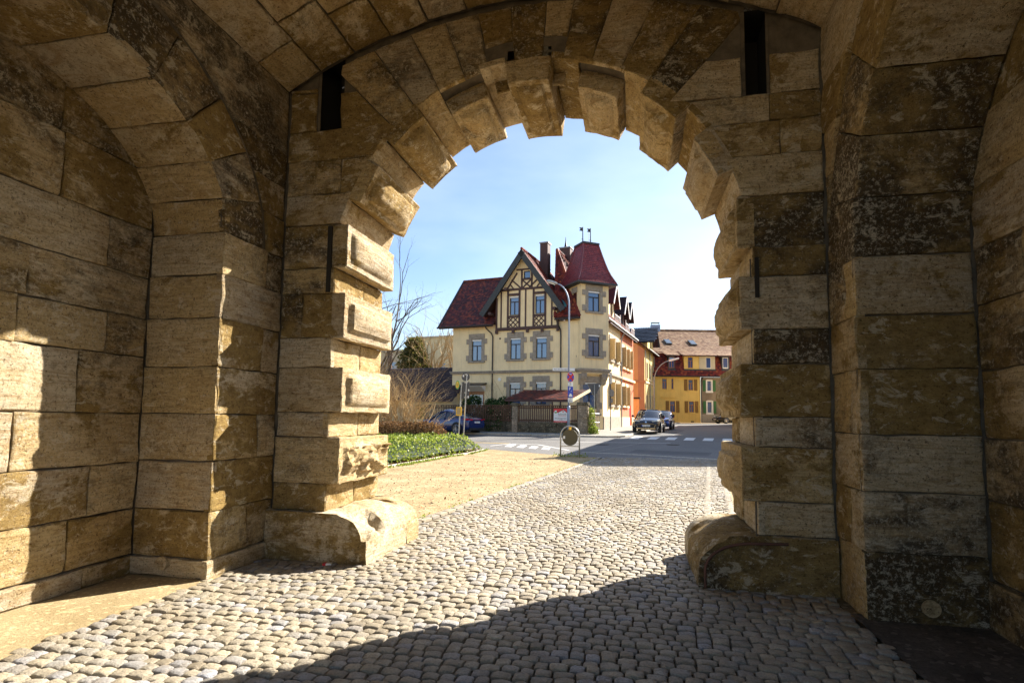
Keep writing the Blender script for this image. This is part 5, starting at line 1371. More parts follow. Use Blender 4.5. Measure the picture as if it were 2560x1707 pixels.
for k in range(4):
    a = k*math.pi/2; q = [(.06*math.cos(a), .06*math.sin(a))]+[(.245*math.cos(a+t), .245*math.sin(a+t)) for t in [-.56+1.12*i/8 for i in range(9)]]
    q = [(x+.03*math.cos(a), z+4.12+.03*math.sin(a)) for x, z in q]; mb = MB(); SP.fan(mb, q, .012, .016); mb.build('blue_field', M['sign_blue'], ns)
mb = MB(); SP.fan(mb, [(-.1, 4.29), (-.05, 4.33), (-.05, 4.305), (.09, 4.305), (.09, 4.275), (-.05, 4.275), (-.05, 4.25)], .016, .019); mb.build('arrow', M['white'], ns)
mb = MB()
for i in range(40):
    a0, a1 = 2*math.pi*i/40, 2*math.pi*(i+1)/40; SP.fan(mb, [(.305*math.cos(a0), 4.12+.305*math.sin(a0)), (.32*math.cos(a0), 4.12+.32*math.sin(a0)), (.32*math.cos(a1), 4.12+.32*math.sin(a1)), (.305*math.cos(a1), 4.12+.305*math.sin(a1))], .012, .015)
mb.build('white_rim', M['white'], ns)
def plate_sign(name, z0, z1, w_, mat, label, lines):
    t = thing(name, SP.p(0, (z0+z1)/2), label, 'traffic sign'); mb = MB(); SP.box(mb, -w_/2, w_/2, z0, z1, 0, .012); mb.build('plate', M[mat], t, bevel=.004)
    for (tx, x, z, sz, mt) in lines: text(tx, t, SP.p(x, z, .016), srt, ZU, sz, mt)
    return t
plate_sign('supplementary_sign', 3.56, 3.80, .42, 'white', 'small white supplementary plate directly under the no-stopping sign', [('Bus', 0, 3.73, .1, 'black'), ('7-9', 0, 3.62, .1, 'black')])
pr_ = plate_sign('parking_sign', 2.86, 3.54, .44, 'sign_blue', 'blue parking sign with white P and white car on the lamp post', [('P', -.07, 3.38, .3, 'white'), ('+', .06, 3.24, .2, 'white')])
mb = MB(); SP.fan(mb, [(-.15, 2.92), (-.15, 3.0), (-.1, 3.02), (-.06, 3.11), (.06, 3.11), (.1, 3.02), (.15, 3.0), (.15, 2.92)], .012, .017); mb.build('car_symbol', M['white'], pr_)
plate_sign('supplementary_sign', 2.58, 2.84, .42, 'white', 'small white plate with two lines of print under the blue parking sign', [('2 Std.', 0, 2.76, .09, 'black'), ('Parkscheibe', 0, 2.65, .07, 'black')])
# street name plate on the same post
sn = thing('street_name_sign', lp+ZU*4.58, 'long white street name plate near the top of the sign cluster', 'street sign')
NP = Pl(lp-fw*.09, -fw, rt)
mb = MB(); NP.box(mb, -1.0, -.06, 4.50, 4.68, 0, .02); mb.build('plate', M['white'], sn); text('Am Streitersfeld', sn, NP.p(-.5, 4.585, .024), rt, ZU, .125, 'black')
mb = MB(); NP.box(mb, .05, .36, 4.50, 4.68, -.02, 0); mb.build('plate', M['white'], sn)
# advertising banner on the fence
bn = thing('advertising_banner', FF.p(.4, gz0+.7, .0), 'red and white roofer banner with a house outline fixed to the paling fence', 'banner')
class BP: pass
BQ = Pl(W(0, FV)+FF.n*.0, FF.n, HU)
def bq(mb, pts, d0, d1): mb.prism([FF.p(x, z, d1) for x, z in pts], FF.n*(d0-d1))
bz0, bz1, bs0, bs1 = 1.34, 2.19, -.06, .85
mb = MB(); FF.box(mb, bs0, bs1, bz0, bz1, -.02, -.005); mb.build('sheet', M['white'], bn)
mb = MB(); bq(mb, [(bs0, 1.98), (.2, 1.95), (.58, 2.13), (.80, 1.95), (bs1, 1.98), (bs1, bz1), (bs0, bz1)], -.005, -.002); mb.build('red_field', M['sign_red'], bn)
mb = MB(); FF.box(mb, bs0, bs1, bz0, bz0+.09, -.005, -.002); mb.build('red_field', M['sign_red'], bn)
mb = MB(); FF.bar(mb, (.2, 1.94), (.58, 2.12), .022, -.002, .002); FF.bar(mb, (.58, 2.12), (.80, 1.94), .022, -.002, .002); mb.build('roof_outline', M['black'], bn)
mb = MB(); bq(mb, [(.49, 2.05), (.62, 2.05), (.555, 1.93)], -.005, -.002); mb.build('emblem', M['sign_red'], bn)
mb = MB(); FF.box(mb, 0, .14, 1.95, 2.08, -.002, .001); mb.build('sticker', M['white'], bn); mb = MB(); FF.box(mb, .0, .14, 1.91, 1.99, .001, .003); mb.build('sticker_green', M['sign_green'], bn)
text('Schmidt', bn, FF.p(.50, 1.84, .0), HU, ZU, .17, 'sign_back'); text('DACH UND FASSADE', bn, FF.p(.50, 1.725, .0), HU, ZU, .05, 'sign_red')
text('Schmidt Bedachungen', bn, FF.p(.40, 1.585, .0), HU, ZU, .085, 'sign_back'); text('Tel. 09221', bn, FF.p(.40, 1.50, .0), HU, ZU, .06, 'sign_back'); text('www.bedachung-schmidt.de', bn, FF.p(.40, bz0+.045, .0), HU, ZU, .06, 'white')
# give-way sign seen from behind
yp = W(2.42, -4.35); yz = zg(-4.3)+walkz
gw_ = thing('give_way_sign', yp+ZU*yz, 'triangular give-way sign seen from its grey back on a thin pole at the corner', 'traffic sign')
mb = MB(); mb.tube([yp+ZU*yz, yp+ZU*3.7], .032, 8); mb.build('pole', M['zinc'], gw_)
YP = Pl(yp-fw*-.05, -fw, rt); mb = MB(); YP.fan(mb, [(-.45, 3.74), (-.42, 3.78), (.42, 3.78), (.45, 3.74), (.03, 2.98), (-.03, 2.98)], -.012, .0); mb.build('plate', M['sign_back'], gw_)
mb = MB(); YP.box(mb, .28, .36, 3.58, 3.70, .0, .003); mb.build('sticker', M['white'], gw_)
mb = MB(); YP.fan(mb, [(-.46, 3.75), (-.43, 3.72), (-.02, 2.97), (-.03, 2.96)], -.004, .006); mb.build('rim', M['steel'], gw_)
# round sign on the thin pole beside the street wall
rp_ = W(2.4, .35); rz = zg(.3)+walkz
rs = thing('round_street_sign', rp_+ZU*rz, 'small dark round sign on a thin pole against the cream street wall', 'traffic sign')
mb = MB(); mb.tube([rp_+ZU*rz, rp_+ZU*4.85], .03, 8); mb.build('pole', M['gutter'], rs)
RQ = Pl(rp_-fw*.05, (-fw+rt*.9).normalized(), (rt+fw*.9).normalized()); mb = MB(); RQ.fan(mb, circ(.12, 3.4, .27), 0, .012); mb.build('plate', M['sign_back'], rs); mb = MB(); RQ.box(mb, -.02, .24, 2.72, 3.02, 0, .012); mb.build('plate', M['sign_back'], rs)
mb = MB(); RQ.box(mb, -.1, .12, 4.05, 4.85, 0, .02); mb.build('plate', M['zinc'], rs)
# crossing sign of the bus stop: two posts behind the green hedge
def post_pt(u, v): return W(u, v), zg(v)
bp, bzz = post_pt(-2.05, -13.4)
s1_ = thing('sign_post', bp+ZU*bzz, 'galvanised pole with a grey-backed round sign over a tall plate behind the low green hedge', 'traffic sign')
mb = MB(); lean = rt*.14; mb.tube([bp+ZU*bzz, bp+lean+ZU*3.75], .032, 8); mb.build('pole', M['steel'], s1_)
LQ = Pl(bp+lean*.85+fw*.05, -fw, rt)
mb = MB(); LQ.fan(mb, circ(-.05, 3.62, .21), -.01, 0); mb.build('plate', M['sign_back'], s1_); mb = MB(); LQ.box(mb, -.25, .15, 2.52, 3.36, -.01, .0); mb.build('plate', M['sign_back'], s1_)
for z in (3.72, 3.3, 2.8, 2.56): mb = MB(); LQ.box(mb, -.10, .02, z, z+.05, 0, .05); mb.build('clamp', M['steel'], s1_)
for (x, z) in ((-.2, 3.62), (.08, 2.9), (.06, 2.56)): mb = MB(); LQ.box(mb, x, x+.07, z, z+.1, .0, .004); mb.build('sticker', M['white'], s1_)
b2, bz2 = post_pt(-2.28, -13.5)
s2_ = thing('bus_stop_sign', b2+ZU*bz2, 'steel bus stop pole with green and yellow disc and a yellow timetable box', 'bus stop')
mb = MB(); mb.tube([b2+ZU*bz2, b2+rt*.13+ZU*3.3], .032, 8); mb.build('pole', M['steel'], s2_)
BQ2 = Pl(b2+rt*.08, -fw, rt); mb = MB(); BD = Pl(b2+rt*.0+fw*.12, (-fw*.55-rt*.83).normalized(), (rt*.55-fw*.83).normalized()); BD.fan(mb, circ(-.10, 3.22, .22), .045, .055); dsc = mb.build('disc', M['sign_green'], s2_); mb = MB(); BD.fan(mb, circ(-.10, 3.22, .165), .055, .06); mb.build('disc_face', M['sign_yellow'], dsc)
text('H', dsc, BD.p(-.10, 3.22, .064), BD.r, ZU, .26, 'sign_green')
mb = MB(); BQ2.box(mb, -.2, .08, 1.66, 2.1, .02, .09); bx = mb.build('timetable_box', M['sign_yellow'], s2_, bevel=.01); mb = MB(); BQ2.box(mb, -.16, .02, 1.72, 2.05, .09, .094); mb.build('timetable', M['shutter_pale'], bx)
mb = MB(); mb.tube([BQ2.p(0, 2.95), BQ2.p(-.25, 2.92), BQ2.p(-.34, 2.9)], .02, 6); mb.tube([BQ2.p(0, 2.75), BQ2.p(-.18, 2.8), BQ2.p(-.22, 2.92)], .012, 6); mb.build('bracket', M['gutter'], s2_)
# low round sign in a hooped frame at the end of the gravel
ua, ub = W(3.98, -16.38), W(4.79, -16.42); uzz = zg(-16.4)
us_ = thing('hoop_sign', (ua+ub)/2+ZU*uzz, 'low round sign with olive back in a hooped steel frame by the gravel', 'traffic sign')
ud = (ub-ua).normalized(); uw = (ub-ua).length; un = Vector((ud.y, -ud.x, 0)); uc = (ua+ub)/2
pts = [ua-ZU*.05, ua+ZU*(uzz+.82)]+[uc-ud*(uw/2)*math.cos(t)+ZU*(uzz+.84+.42*math.sin(t)) for t in [math.pi*i/14 for i in range(1, 14)]]+[ub+ZU*(uzz+.82), ub-ZU*.05]
mb = MB(); mb.tube(pts, .031, 9); mb.build('hoop', M['steel'], us_, smooth=True)
HP = Pl(uc, un, ud); mb = MB(); HP.fan(mb, circ(0, uzz+.80, .335, 40), -.02, .0); mb.build('disc', M['olive_back'], us_); mb = MB(); HP.box(mb, -uw/2, uw/2, uzz+.42, uzz+.465, -.02, .025); mb.build('cross_bar', M['steel'], us_); mb = MB(); HP.box(mb, -.045, .045, uzz+1.1, uzz+1.22, -.02, .03); mb.build('clamp', M['sign_yellow'], us_)
mb = MB(); HP.box(mb, -.29, -.21, uzz+.74, uzz+.85, 0, .003); mb.build('sticker', M['white'], us_)
# curved street lamp further up the street
l2 = W(3.0, 17.2); l2z = zg(17)
sl2 = thing('street_lamp', l2+ZU*l2z, 'slim curved street lamp reaching over the street in front of the yellow houses', 'street lamp')
pts = [l2+ZU*l2z, l2+ZU*5.2]+[l2+HU*(1.7*(1-math.cos(t)))+ZU*(5.2+2.1*math.sin(t)) for t in [math.pi/2*.9*i/6 for i in range(1, 7)]]
mb = MB(); mb.tube(pts, [.07, .06]+[.05]*6, 7); mb.build('post', M['zinc'], sl2, smooth=True); e_ = pts[-1]; mb = MB(); d_ = (HU*.97+ZU*.22).normalized(); mb.tube([e_, e_+d_*.15, e_+d_*.9, e_+d_*1.0], [.05, .1, .09, .03], 7); mb.build('lamp_head', M['white'], sl2)

# ==================================================================== CARS
def car(name, loc, ang, label, kind, paint, plate_txt, L_=4.4, Wd=1.8, Hc=1.56):
    """x forward, y left; a lofted shell with glass, wheels and lights"""
    t = thing(name, loc, label, 'car'); hw = Wd/2
    front, rear = L_/2, -L_/2
    if kind == 'suv': st_ = [(rear, .42, .80, .80), (rear+.06, .30, 1.0, .92), (rear+.5, .24, 1.04, .98), (-.9, .2, 1.03, 1.0), (.5, .2, 1.0, 1.0), (front-1.25, .2, .99, .99), (front-.75, .22, .93, .97), (front-.25, .24, .82, .90), (front-.05, .3, .70, .80), (front, .4, .60, .72)]
    elif kind == 'coupe': st_ = [(rear, .45, .92, .78), (rear+.05, .32, 1.06, .90), (rear+.45, .27, 1.10, .97), (-1.0, .25, 1.08, 1.0), (.5, .24, 1.02, 1.0), (front-1.2, .24, 1.0, .99), (front-.6, .25, .9, .95), (front-.12, .3, .74, .84), (front, .42, .62, .74)]
    else: st_ = [(rear, .45, .75, .8), (rear+.08, .3, .98, .9), (rear+.5, .22, 1.0, .97), (-.8, .2, .97, 1.0), (.6, .2, .94, 1.0), (front-1.0, .2, .92, .98), (front-.5, .22, .84, .94), (front-.1, .27, .68, .84), (front, .38, .58, .72)]
    mb = MB(); rows = []
    for (x, zb, zt, wk) in st_:
        w_ = hw*wk; half = [(w_*.86, zb), (w_*.98, zb+.10), (w_, zb+(zt-zb)*.45), (w_*.985, zb+(zt-zb)*.72), (w_*.93, zt-.07), (w_*.80, zt-.005), (w_*.4, zt+.025), (0, zt+.035)]
        rows.append([Vector((x, y, z)) for y, z in half]+[Vector((x, -y, z)) for y, z in half[-2::-1]]+[Vector((x, 0, zb-.02))]+[Vector((x, half[0][0], zb))])
    mb.quadgrid(rows); mb.poly(rows[0][:-1]); mb.poly(rows[-1][:-1])
    body = mb.build('body', M[paint], t, smooth=True, local=True)
    md = body.modifiers.new('sub', 'SUBSURF'); md.levels = 1; md.render_levels = 2
    # greenhouse: bottom outline at the belt and roof outline
    if kind == 'suv': cab = [(front-1.15, .97, .86), (front-1.75, 1.36, .74), (front-2.1, Hc-.05, .70), (-.6, Hc, .69), (rear+1.0, Hc-.06, .66), (rear+.55, Hc-.24, .68), (rear+.2, 1.03, .82)]
    elif kind == 'coupe': cab = [(front-1.35, 1.0, .87), (front-2.1, 1.45, .74), (front-2.5, Hc-.03, .70), (-.4, Hc, .69), (rear+1.45, Hc-.12, .66), (rear+.85, Hc-.30, .68), (rear+.3, 1.1, .80)]
    else: cab = [(front-.95, .92, .84), (front-1.55, 1.3, .74), (front-1.9, Hc-.04, .69), (-.5, Hc, .68), (rear+.8, Hc-.07, .66), (rear+.4, Hc-.25, .68), (rear+.15, .99, .80)]
    g = MB(); rows = []
    for (x, z, wk) in cab:
        zl = .92; wl = hw*.93; w_ = hw*wk
        rows.append([Vector((x, wl, zl)), Vector((x, w_+(wl-w_)*.12, z-.10)), Vector((x, w_*.88, z-.015)), Vector((x, 0, z+.015)), Vector((x, -w_*.88, z-.015)), Vector((x, -w_-(wl-w_)*.12, z-.10)), Vector((x, -wl, zl))])
    g.quadgrid(rows); gl = g.build('windows', M['car_glass'], t, smooth=True, local=True)
    # roof skin and pillars, just outside the glass
    r_ = MB(); up_ = Vector((0, 0, .012)); k0, k1 = 2, 4
    r_.quadgrid([[p+up_ for p in row[1:6]] for row in rows[k0:k1+1]])
    roof = r_.build('roof', M[paint], t, smooth=True, local=True)
    pl_ = MB()
    for sy in (0, 1):
        pick = (lambda row: (row[0], row[1], row[2])) if sy == 0 else (lambda row: (row[6], row[5], row[4]))
        o2 = Vector((0, .012 if sy == 0 else -.012, 0))
        lines_ = [[pick(r0)[1]+o2 for r0 in rows[0:3]], [pick(r0)[1]+o2 for r0 in rows[4:7]]]
        for ln in lines_: pl_.tube(ln, .035, 6)
        m_ = rows[3]; q = pick(m_); pl_.tube([q[0]+o2, q[1]+o2], .035, 6)
        pl_.tube([pick(r0)[1]+o2 for r0 in rows[1:6]], .03, 6)
    pl_.build('pillars', M[paint], t, smooth=True, local=True)
    wr = .33 if kind != 'coupe' else .37
    for x in (front-.88, rear+.86):
        for sy in (1, -1):
            yv = sy*(hw-.10); mb = MB(); mb.tube([(x, yv-sy*.1, wr), (x, yv-sy*.09, wr), (x, yv+sy*.085, wr), (x, yv+sy*.10, wr)], [wr*.8, wr, wr, wr*.9], 20); wl_ = mb.build('wheel', M['black'], t, local=True)
            mb = MB(); mb.tube([(x, yv+sy*.095, wr), (x, yv+sy*.112, wr)], wr*.28, 12)
            for k in range(10): a = 2*math.pi*k/10; c_, s_ = math.cos(a), math.sin(a); mb.tube([(x, yv+sy*.104, wr), (x+c_*wr*.7, yv+sy*.104, wr+s_*wr*.7)], .022, 5)
            mb.tube([(x+c_*wr*.7, yv+sy*.1, wr+s_*wr*.7) for c_, s_ in [(math.cos(2*math.pi*k/18), math.sin(2*math.pi*k/18)) for k in range(19)]], .025, 5, cap=False)
            mb.build('rim', M['rim'], wl_)
            mb = MB(); n_ = 14; rr = wr+.07
            pts = [(x+rr*math.cos(math.pi*i/n_), sy*(hw-.02), wr+rr*math.sin(math.pi*i/n_)) for i in range(n_+1)]
            mb.prism([Vector(p) for p in pts], (0, sy*.028, 0)); mb.build('wheel_arch', M['black'], t, local=True)
    for sy in (1, -1):
        mb = MB(); mb.tube([(front-1.35, sy*(hw*.93), 1.02), (front-1.36, sy*(hw+.06), 1.06)], .02, 6); mb.tube([(front-1.3, sy*(hw+.08), 1.08), (front-1.42, sy*(hw+.08), 1.08)], .085, 10); mb.build('mirror', M['black'], t, local=True)
        mb = MB(); mb.prism([Vector((front-.10, sy*hw*.42, .70)), Vector((front-.22, sy*hw*.80, .74)), Vector((front-.50, sy*hw*.95, .80)), Vector((front-.48, sy*hw*.90, .89)), Vector((front-.20, sy*hw*.72, .82)), Vector((front-.07, sy*hw*.40, .755))], (.05, sy*.02, .012)); mb.build('headlight', M['lamp_glass'], t, local=True)
        mb = MB(); mb.tube([(front-.06, sy*hw*.55, .42), (front-.0, sy*hw*.55, .42)], .055, 10); mb.build('fog_lamp', M['lamp_glass'], t, local=True)
        mb = MB(); mb.prism([Vector((rear-.0, sy*hw*.42, .90)), Vector((rear+.1, sy*hw*.88, .93)), Vector((rear+.35, sy*hw*.975, .96)), Vector((rear+.33, sy*hw*.97, 1.03)), Vector((rear+.05, sy*hw*.86, 1.03)), Vector((rear-.02, sy*hw*.40, .98))], (-.03, sy*.02, .0)); mb.build('tail_light', M['tail_red'], t, local=True)
        mb = MB(); mb.tube([(rear-.01, sy*hw*.62, .36), (rear-.05, sy*hw*.62, .36)], .05, 10); mb.build('exhaust', M['chrome'], t, local=True)
        mb = MB(); mb.box(.05, .22, sy*hw*.985-.012, sy*hw*.985+.012, .86, .89); mb.box(-.95, -.78, sy*hw*.985-.012, sy*hw*.985+.012, .88, .91); mb.build('door_handle', M['chrome'], t, local=True)
    mb = MB(); mb.prism([Vector((front-.01, -hw*.55, .33)), Vector((front-.01, hw*.55, .33)), Vector((front-.0, hw*.62, .56)), Vector((front-.0, -hw*.62, .56))], (.025, 0, 0)); gr = mb.build('grille', M['black'], t, local=True)
    mb = MB(); mb.box(front-.02, front+.04, -hw*.66, hw*.66, .285, .31); mb.build('bumper_strip', M['chrome'], t, local=True)
    mb = MB(); mb.disc((front+.0, 0, .70), (1, 0, .3), .06, .03, 14); mb.build('badge', M['chrome'], t, local=True)
    for (x, d_, nm) in ((front+.03, 1, 'f'), (rear-.03, -1, 'r')):
        z = .47 if d_ > 0 else .80
        mb = MB(); mb.box(x-.008, x+.008, -.26, .26, z-.055, z+.055); p_ = mb.build('number_plate', M['white'], t, local=True)
        mb = MB(); mb.box(x-.0085 if d_ > 0 else x-.0095, x+.0095 if d_ > 0 else x+.0085, d_*-.26, d_*-.215, z-.055, z+.055); mb.build('plate_band', M['sign_blue'], p_, local=True)
        if plate_txt:
            c = bpy.data.curves.new('lettering', 'FONT'); c.body = plate_txt; c.size = .105; c.align_x = 'CENTER'; c.align_y = 'CENTER'; c.extrude = .001; c.materials.append(M['black']); o = bpy.data.objects.new('lettering', text_mesh(c)); col.objects.link(o); o.parent = p_
            o.location = (x+d_*.010, d_*.02, z); o.rotation_euler = (R(90), 0, R(90 if d_ > 0 else -90))
    mb = MB(); mb.box(rear+.02, rear-.03, -hw*.8, hw*.8, .965, .985); mb.build('light_bar', M['tail_red'], t, local=True)
    mb = MB(); mb.box(rear-.03, rear+.04, -hw*.7, hw*.7, .30, .45); mb.build('rear_diffuser', M['black'], t, local=True)
    # seats glimpsed through the glass are left to the tint; wiper and dashboard line
    t.rotation_euler = (0, 0, ang); return t
hd_street = math.atan2(-HV.y, -HV.x)
pw_ = W(5.15, -.25); car('parked_car', pw_+ZU*(zg(-.3)+.03), hd_street+R(3), 'dark navy crossover parked half on the pavement facing the crossing', 'suv', 'paint_black', 'FO GA 8')
pw_ = W(5.1, 6.4); car('parked_car', pw_+ZU*(zg(6.4)), hd_street+R(2), 'bright blue small car parked behind the navy crossover', 'hatch', 'paint_blue', '', 4.0, 1.72, 1.48)
hc = HA*-1+R(180-16); ch_ = Vector((math.cos(hc), math.sin(hc), 0))
pw_ = W(-4.55, -6.75)+ch_*2.35; car('parked_car', pw_+ZU*(zg(-7)), hc, 'glossy navy coupe-backed car seen from behind at the paling fence', 'coupe', 'paint_navy', 'KU A 1', 4.75, 1.9, 1.6)
pw_ = Y.p(8.0, 0, 1.7); car('parked_car', pw_+ZU*(zg(27)), math.atan2(-fdir.y, -fdir.x)+R(12), 'black car parked in front of the roughcast house at the street end', 'hatch', 'paint_black', '', 4.2, 1.76, 1.42)

# ==================================================================== PLANTS
def leaf_cloud(pts, size, mb, up=.35):
    for p in pts:
        s_ = size*random.uniform(.6, 1.35); a = random.uniform(0, 6.283); el = random.gauss(.5, .5)
        d = Vector((math.cos(a)*math.cos(el), math.sin(a)*math.cos(el), math.sin(el))); b = d.cross(Vector((random.gauss(0, 1), random.gauss(0, 1), random.gauss(0, 1)))).normalized()*s_*.34
        q = len(mb.v); p = Vector(p); m_ = p+d*s_*.55+Vector((0, 0, s_*.06)); mb.v.extend([tuple(p), tuple(m_+b), tuple(p+d*s_), tuple(m_-b)]); mb.tint.extend([min(1, max(0, random.gauss(.5, .26)))]*4); mb.face((q, q+1, q+2, q+3))
def twig_system(base, n, h, spread, seed, r=.012, lean=(0, 0), depth=2, droop=0):
    """a clump of bare stems that fork"""
    rnd = random.Random(seed); mb = MB()
    def grow(p, d, l, r_, dep):
        pts = [p]; rs = [r_]; k = 5
        for i in range(k):
            d = (d+Vector((rnd.gauss(0, .13), rnd.gauss(0, .13), rnd.gauss(0, .06)-droop))).normalized(); p = p+d*l/k; pts.append(p); rs.append(r_*(1-(i+1)/k*.65))
            if dep > 0 and i > 0 and rnd.random() < .85:
                d2 = (d+Vector((rnd.gauss(0, .5), rnd.gauss(0, .5), rnd.gauss(.05, .25)))).normalized(); grow(p, d2, l*rnd.uniform(.3, .6), rs[-1]*.75, dep-1)
        mb.tube(pts, rs, 3, cap=False)
    for i in range(n):
        a = rnd.uniform(0, 6.283); rr = rnd.uniform(0, .35)*spread
        p = base+Vector((math.cos(a)*rr, math.sin(a)*rr, 0)); d = Vector((math.cos(a)*spread*.35+lean[0], math.sin(a)*spread*.35+lean[1], 1)).normalized()
        grow(p, d, h*rnd.uniform(.65, 1.1), r*rnd.uniform(.7, 1.2), depth)
    return mb
# low green hedge bed
kl = [(.55, -24.6), (.58, -23.7), (.2, -20.5), (-.1, -18.7), (-.12, -16.5), (-.15, -15.1)]
def kx(v): return lerp_tab([(b, a) for a, b in kl], v)
hedge = thing('green_hedge', G(-1.8, -19), 'low spreading bright green hedge edged by a stone kerb at the left of the gravel', 'hedge')
mb = MB(); mb.tint = []
pts = []
rnd = random.Random(3)
for i in range(19000):
    v = rnd.uniform(-26, -14.95); u = kx(v)-rnd.uniform(.05, 4.6)**1.0; e = kx(v)-u
    h = .74*min(1, e/.75)**.6*min(1, max(0, (-14.8-v))/.8)**.5*(1+.18*noise.noise(Vector((u*1.4, v*1.4, 3)))); t_ = rnd.random()**.35
    pts.append(G(u, v, h*t_))
leaf_cloud(pts, .085, mb)
o = mb.build('leaves', M['leaf_green'], hedge, fix=False); tag(o, kind='stuff')
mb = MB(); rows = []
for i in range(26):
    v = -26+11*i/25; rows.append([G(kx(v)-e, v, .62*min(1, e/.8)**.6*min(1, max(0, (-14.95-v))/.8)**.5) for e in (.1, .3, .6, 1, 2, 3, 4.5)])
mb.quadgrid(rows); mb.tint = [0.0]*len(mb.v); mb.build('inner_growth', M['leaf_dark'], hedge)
mb = MB(); mb.tint = []; leaf_cloud([G(kx(v)-rnd.uniform(-.02, .4), v, .02) for v in [rnd.uniform(-25, -15) for _ in range(900)]], .07, mb); o = mb.build('dead_leaves', M['litter'], hedge, fix=False); tag(o, kind='stuff')
n_ = 0
v = -25.0
while v < -15.2:
    l = random.uniform(.8, 1.1); a, b = (kx(v)+.02, v), (kx(min(v+l, -15.1))+.02, min(v+l, -15.1)); mb = MB(); pts = [a, (b[0], b[1]-.012), (b[0]+.1, b[1]-.012), (a[0]+.1, a[1])]
    mb.hexa([G(*p, -.05) for p in pts]+[G(*p, .07) for p in pts]); mb.build('edging_stone', M['kerb'], grav, bevel=.012); v += l
mb = MB(); mb.tint = []
rp2 = random.Random(21)
for i in range(5200):
    y = 7.2+15.5*rp2.random()**1.6; xk = lerp_tab(KL, y); x = xk-.12-rp2.random()*5.2
    u, v = uv(x, y)
    if v > -14.9 or (v > -24 and u < kx(v)+.15) or (v > -16.3 and u > 3.3): continue
    c = G(u, v, .006); r_ = rp2.uniform(.006, .02)*(1.5 if rp2.random() < .06 else 1); b = len(mb.v); a0 = rp2.uniform(0, 6)
    mb.v.extend([tuple(c+Vector((r_*math.cos(a0+k*1.57)*rp2.uniform(.7, 1.2), r_*math.sin(a0+k*1.57)*rp2.uniform(.7, 1.2), 0))) for k in range(4)]+[tuple(c+ZU*r_*.8)]); mb.tint.extend([rp2.random()]*5)
    for k in range(4): mb.face((b+k, b+(k+1) % 4, b+4))
M['pebble'] = mat_attr('pebbles', [(0, (.13, .09, .05)), (.5, (.33, .25, .15)), (1, (.58, .48, .34))], .9)
o = mb.build('pebbles', M['pebble'], grav, fix=False); tag(o, kind='stuff'); o.matrix_parent_inverse = Matrix.Identity(4)
mb = MB(); mb.tint = []; leaf_cloud([G(*uv(lerp_tab(KL, y)-.2-rp2.random()*4, y), .012) for y in [7.3+14*rp2.random() for _ in range(90)]], .05, mb)
o = mb.build('dead_leaves', M['litter'], grav, fix=False); tag(o, kind='stuff')
gt2 = thing('grass_tufts', G(.3, -20), 'ragged strip of grass tufts along the stone edging of the green hedge', 'grass'); mb = MB(); mb.tint = []
leaf_cloud([G(kx(v)+.16+abs(rp2.gauss(0, .07)), v, .0+rp2.random()*.05) for v in [rp2.uniform(-25, -15) for _ in range(1500)] if noise.noise(Vector((v*1.3, 2, 0))) > -.25], .06, mb)
leaf_cloud([G(*uv(lerp_tab(KL, y)-.09+rp2.gauss(0, .05), y), .012) for y in [rp2.uniform(7.6, 22.8) for _ in range(700)] if noise.noise(Vector((y*1.7, 7, 0))) > .0], .035, mb)
o = mb.build('blades', M['leaf_green'], gt2, fix=False); tag(o, kind='stuff')
# clipped brown hedge behind
bh = thing('brown_hedge', G(-4.6, -15.2), 'clipped brown winter beech hedge behind the low green hedge', 'hedge')
mb = MB(); mb.tint = []; pts = []
for i in range(15000):
    u = rnd.uniform(-9.5, -2.3); d = rnd.uniform(-.55, .55); t_ = rnd.random(); edge = min(1, (-2.25-u)/.35)
    hh = (1.22+.07*noise.noise(Vector((u*2, d*2, 1))))*edge**.3
    pts.append(W(u, -15.6+(u+6)*.14+d, zg(-15.2)+hh*t_**.6))
leaf_cloud(pts, .085, mb); o = mb.build('leaves', M['leaf_brown'], bh, fix=False); tag(o, kind='stuff')
tb = MB()
for i in range(700):
    u = rnd.uniform(-9.5, -2.4); d = rnd.uniform(-.5, .5); p = W(u, -15.6+(u+6)*.14+d, zg(-15.2)); tb.tube([p, p+Vector((rnd.gauss(0, .12), rnd.gauss(0, .12), rnd.uniform(.8, 1.25)))], [.007, .003], 3, cap=False)
tb.build('twigs', M['twig'], bh, fix=False)
# bare shrubs in front of the garage
lab = 'one of the tall clumps of bare straw-coloured stems behind the brown hedge'
for i in range(8):
    u, v = -10.0+.66*i+rnd.uniform(-.2, .2), -13.2+rnd.uniform(-.8, .8); b = G(u, v)
    t = thing('bare_shrub', b, lab, 'shrub', 'bare shrubs behind the brown hedge'); twig_system(b, 40 if i < 7 else 22, (3.9 if i < 7 else 2.7)*rnd.uniform(.8, 1.1), 1.2, 50+i, .024, (.12 if i > 5 else 0, 0), 2).build('branches', M['twig'], t, fix=False)
def tree(name, base, h, seed, label, mat='twig_dark', n=5, r=.12, spread=.6, lean=(0, 0), group=None, dep=3):
    t = thing(name, base, label, 'tree', group); rnd_ = random.Random(seed)
    tr_ = MB(); tr_.tube([base-ZU*.1, base+ZU*h*.35+Vector((lean[0], lean[1], 0))*.3], [r, r*.7], 7); tr_.build('trunk', M[mat], t, smooth=True)
    twig_system(base+ZU*h*.33+Vector((lean[0], lean[1], 0))*.3, n, h*.62, spread, seed, r*.5, lean, dep).build('crown', M[mat], t, fix=False); return t
tree('bare_tree', G(-16.6, -1.0), 12.6, 5, 'bare winter tree with long upswept branches beside the gate wall', n=9, spread=1.1, lean=(.16, 0), r=.24)
tree('bare_tree', G(-13.8, -4.3), 7.6, 9, 'smaller bare tree with arching twigs above the garage roof', n=10, spread=1.3, r=.16)
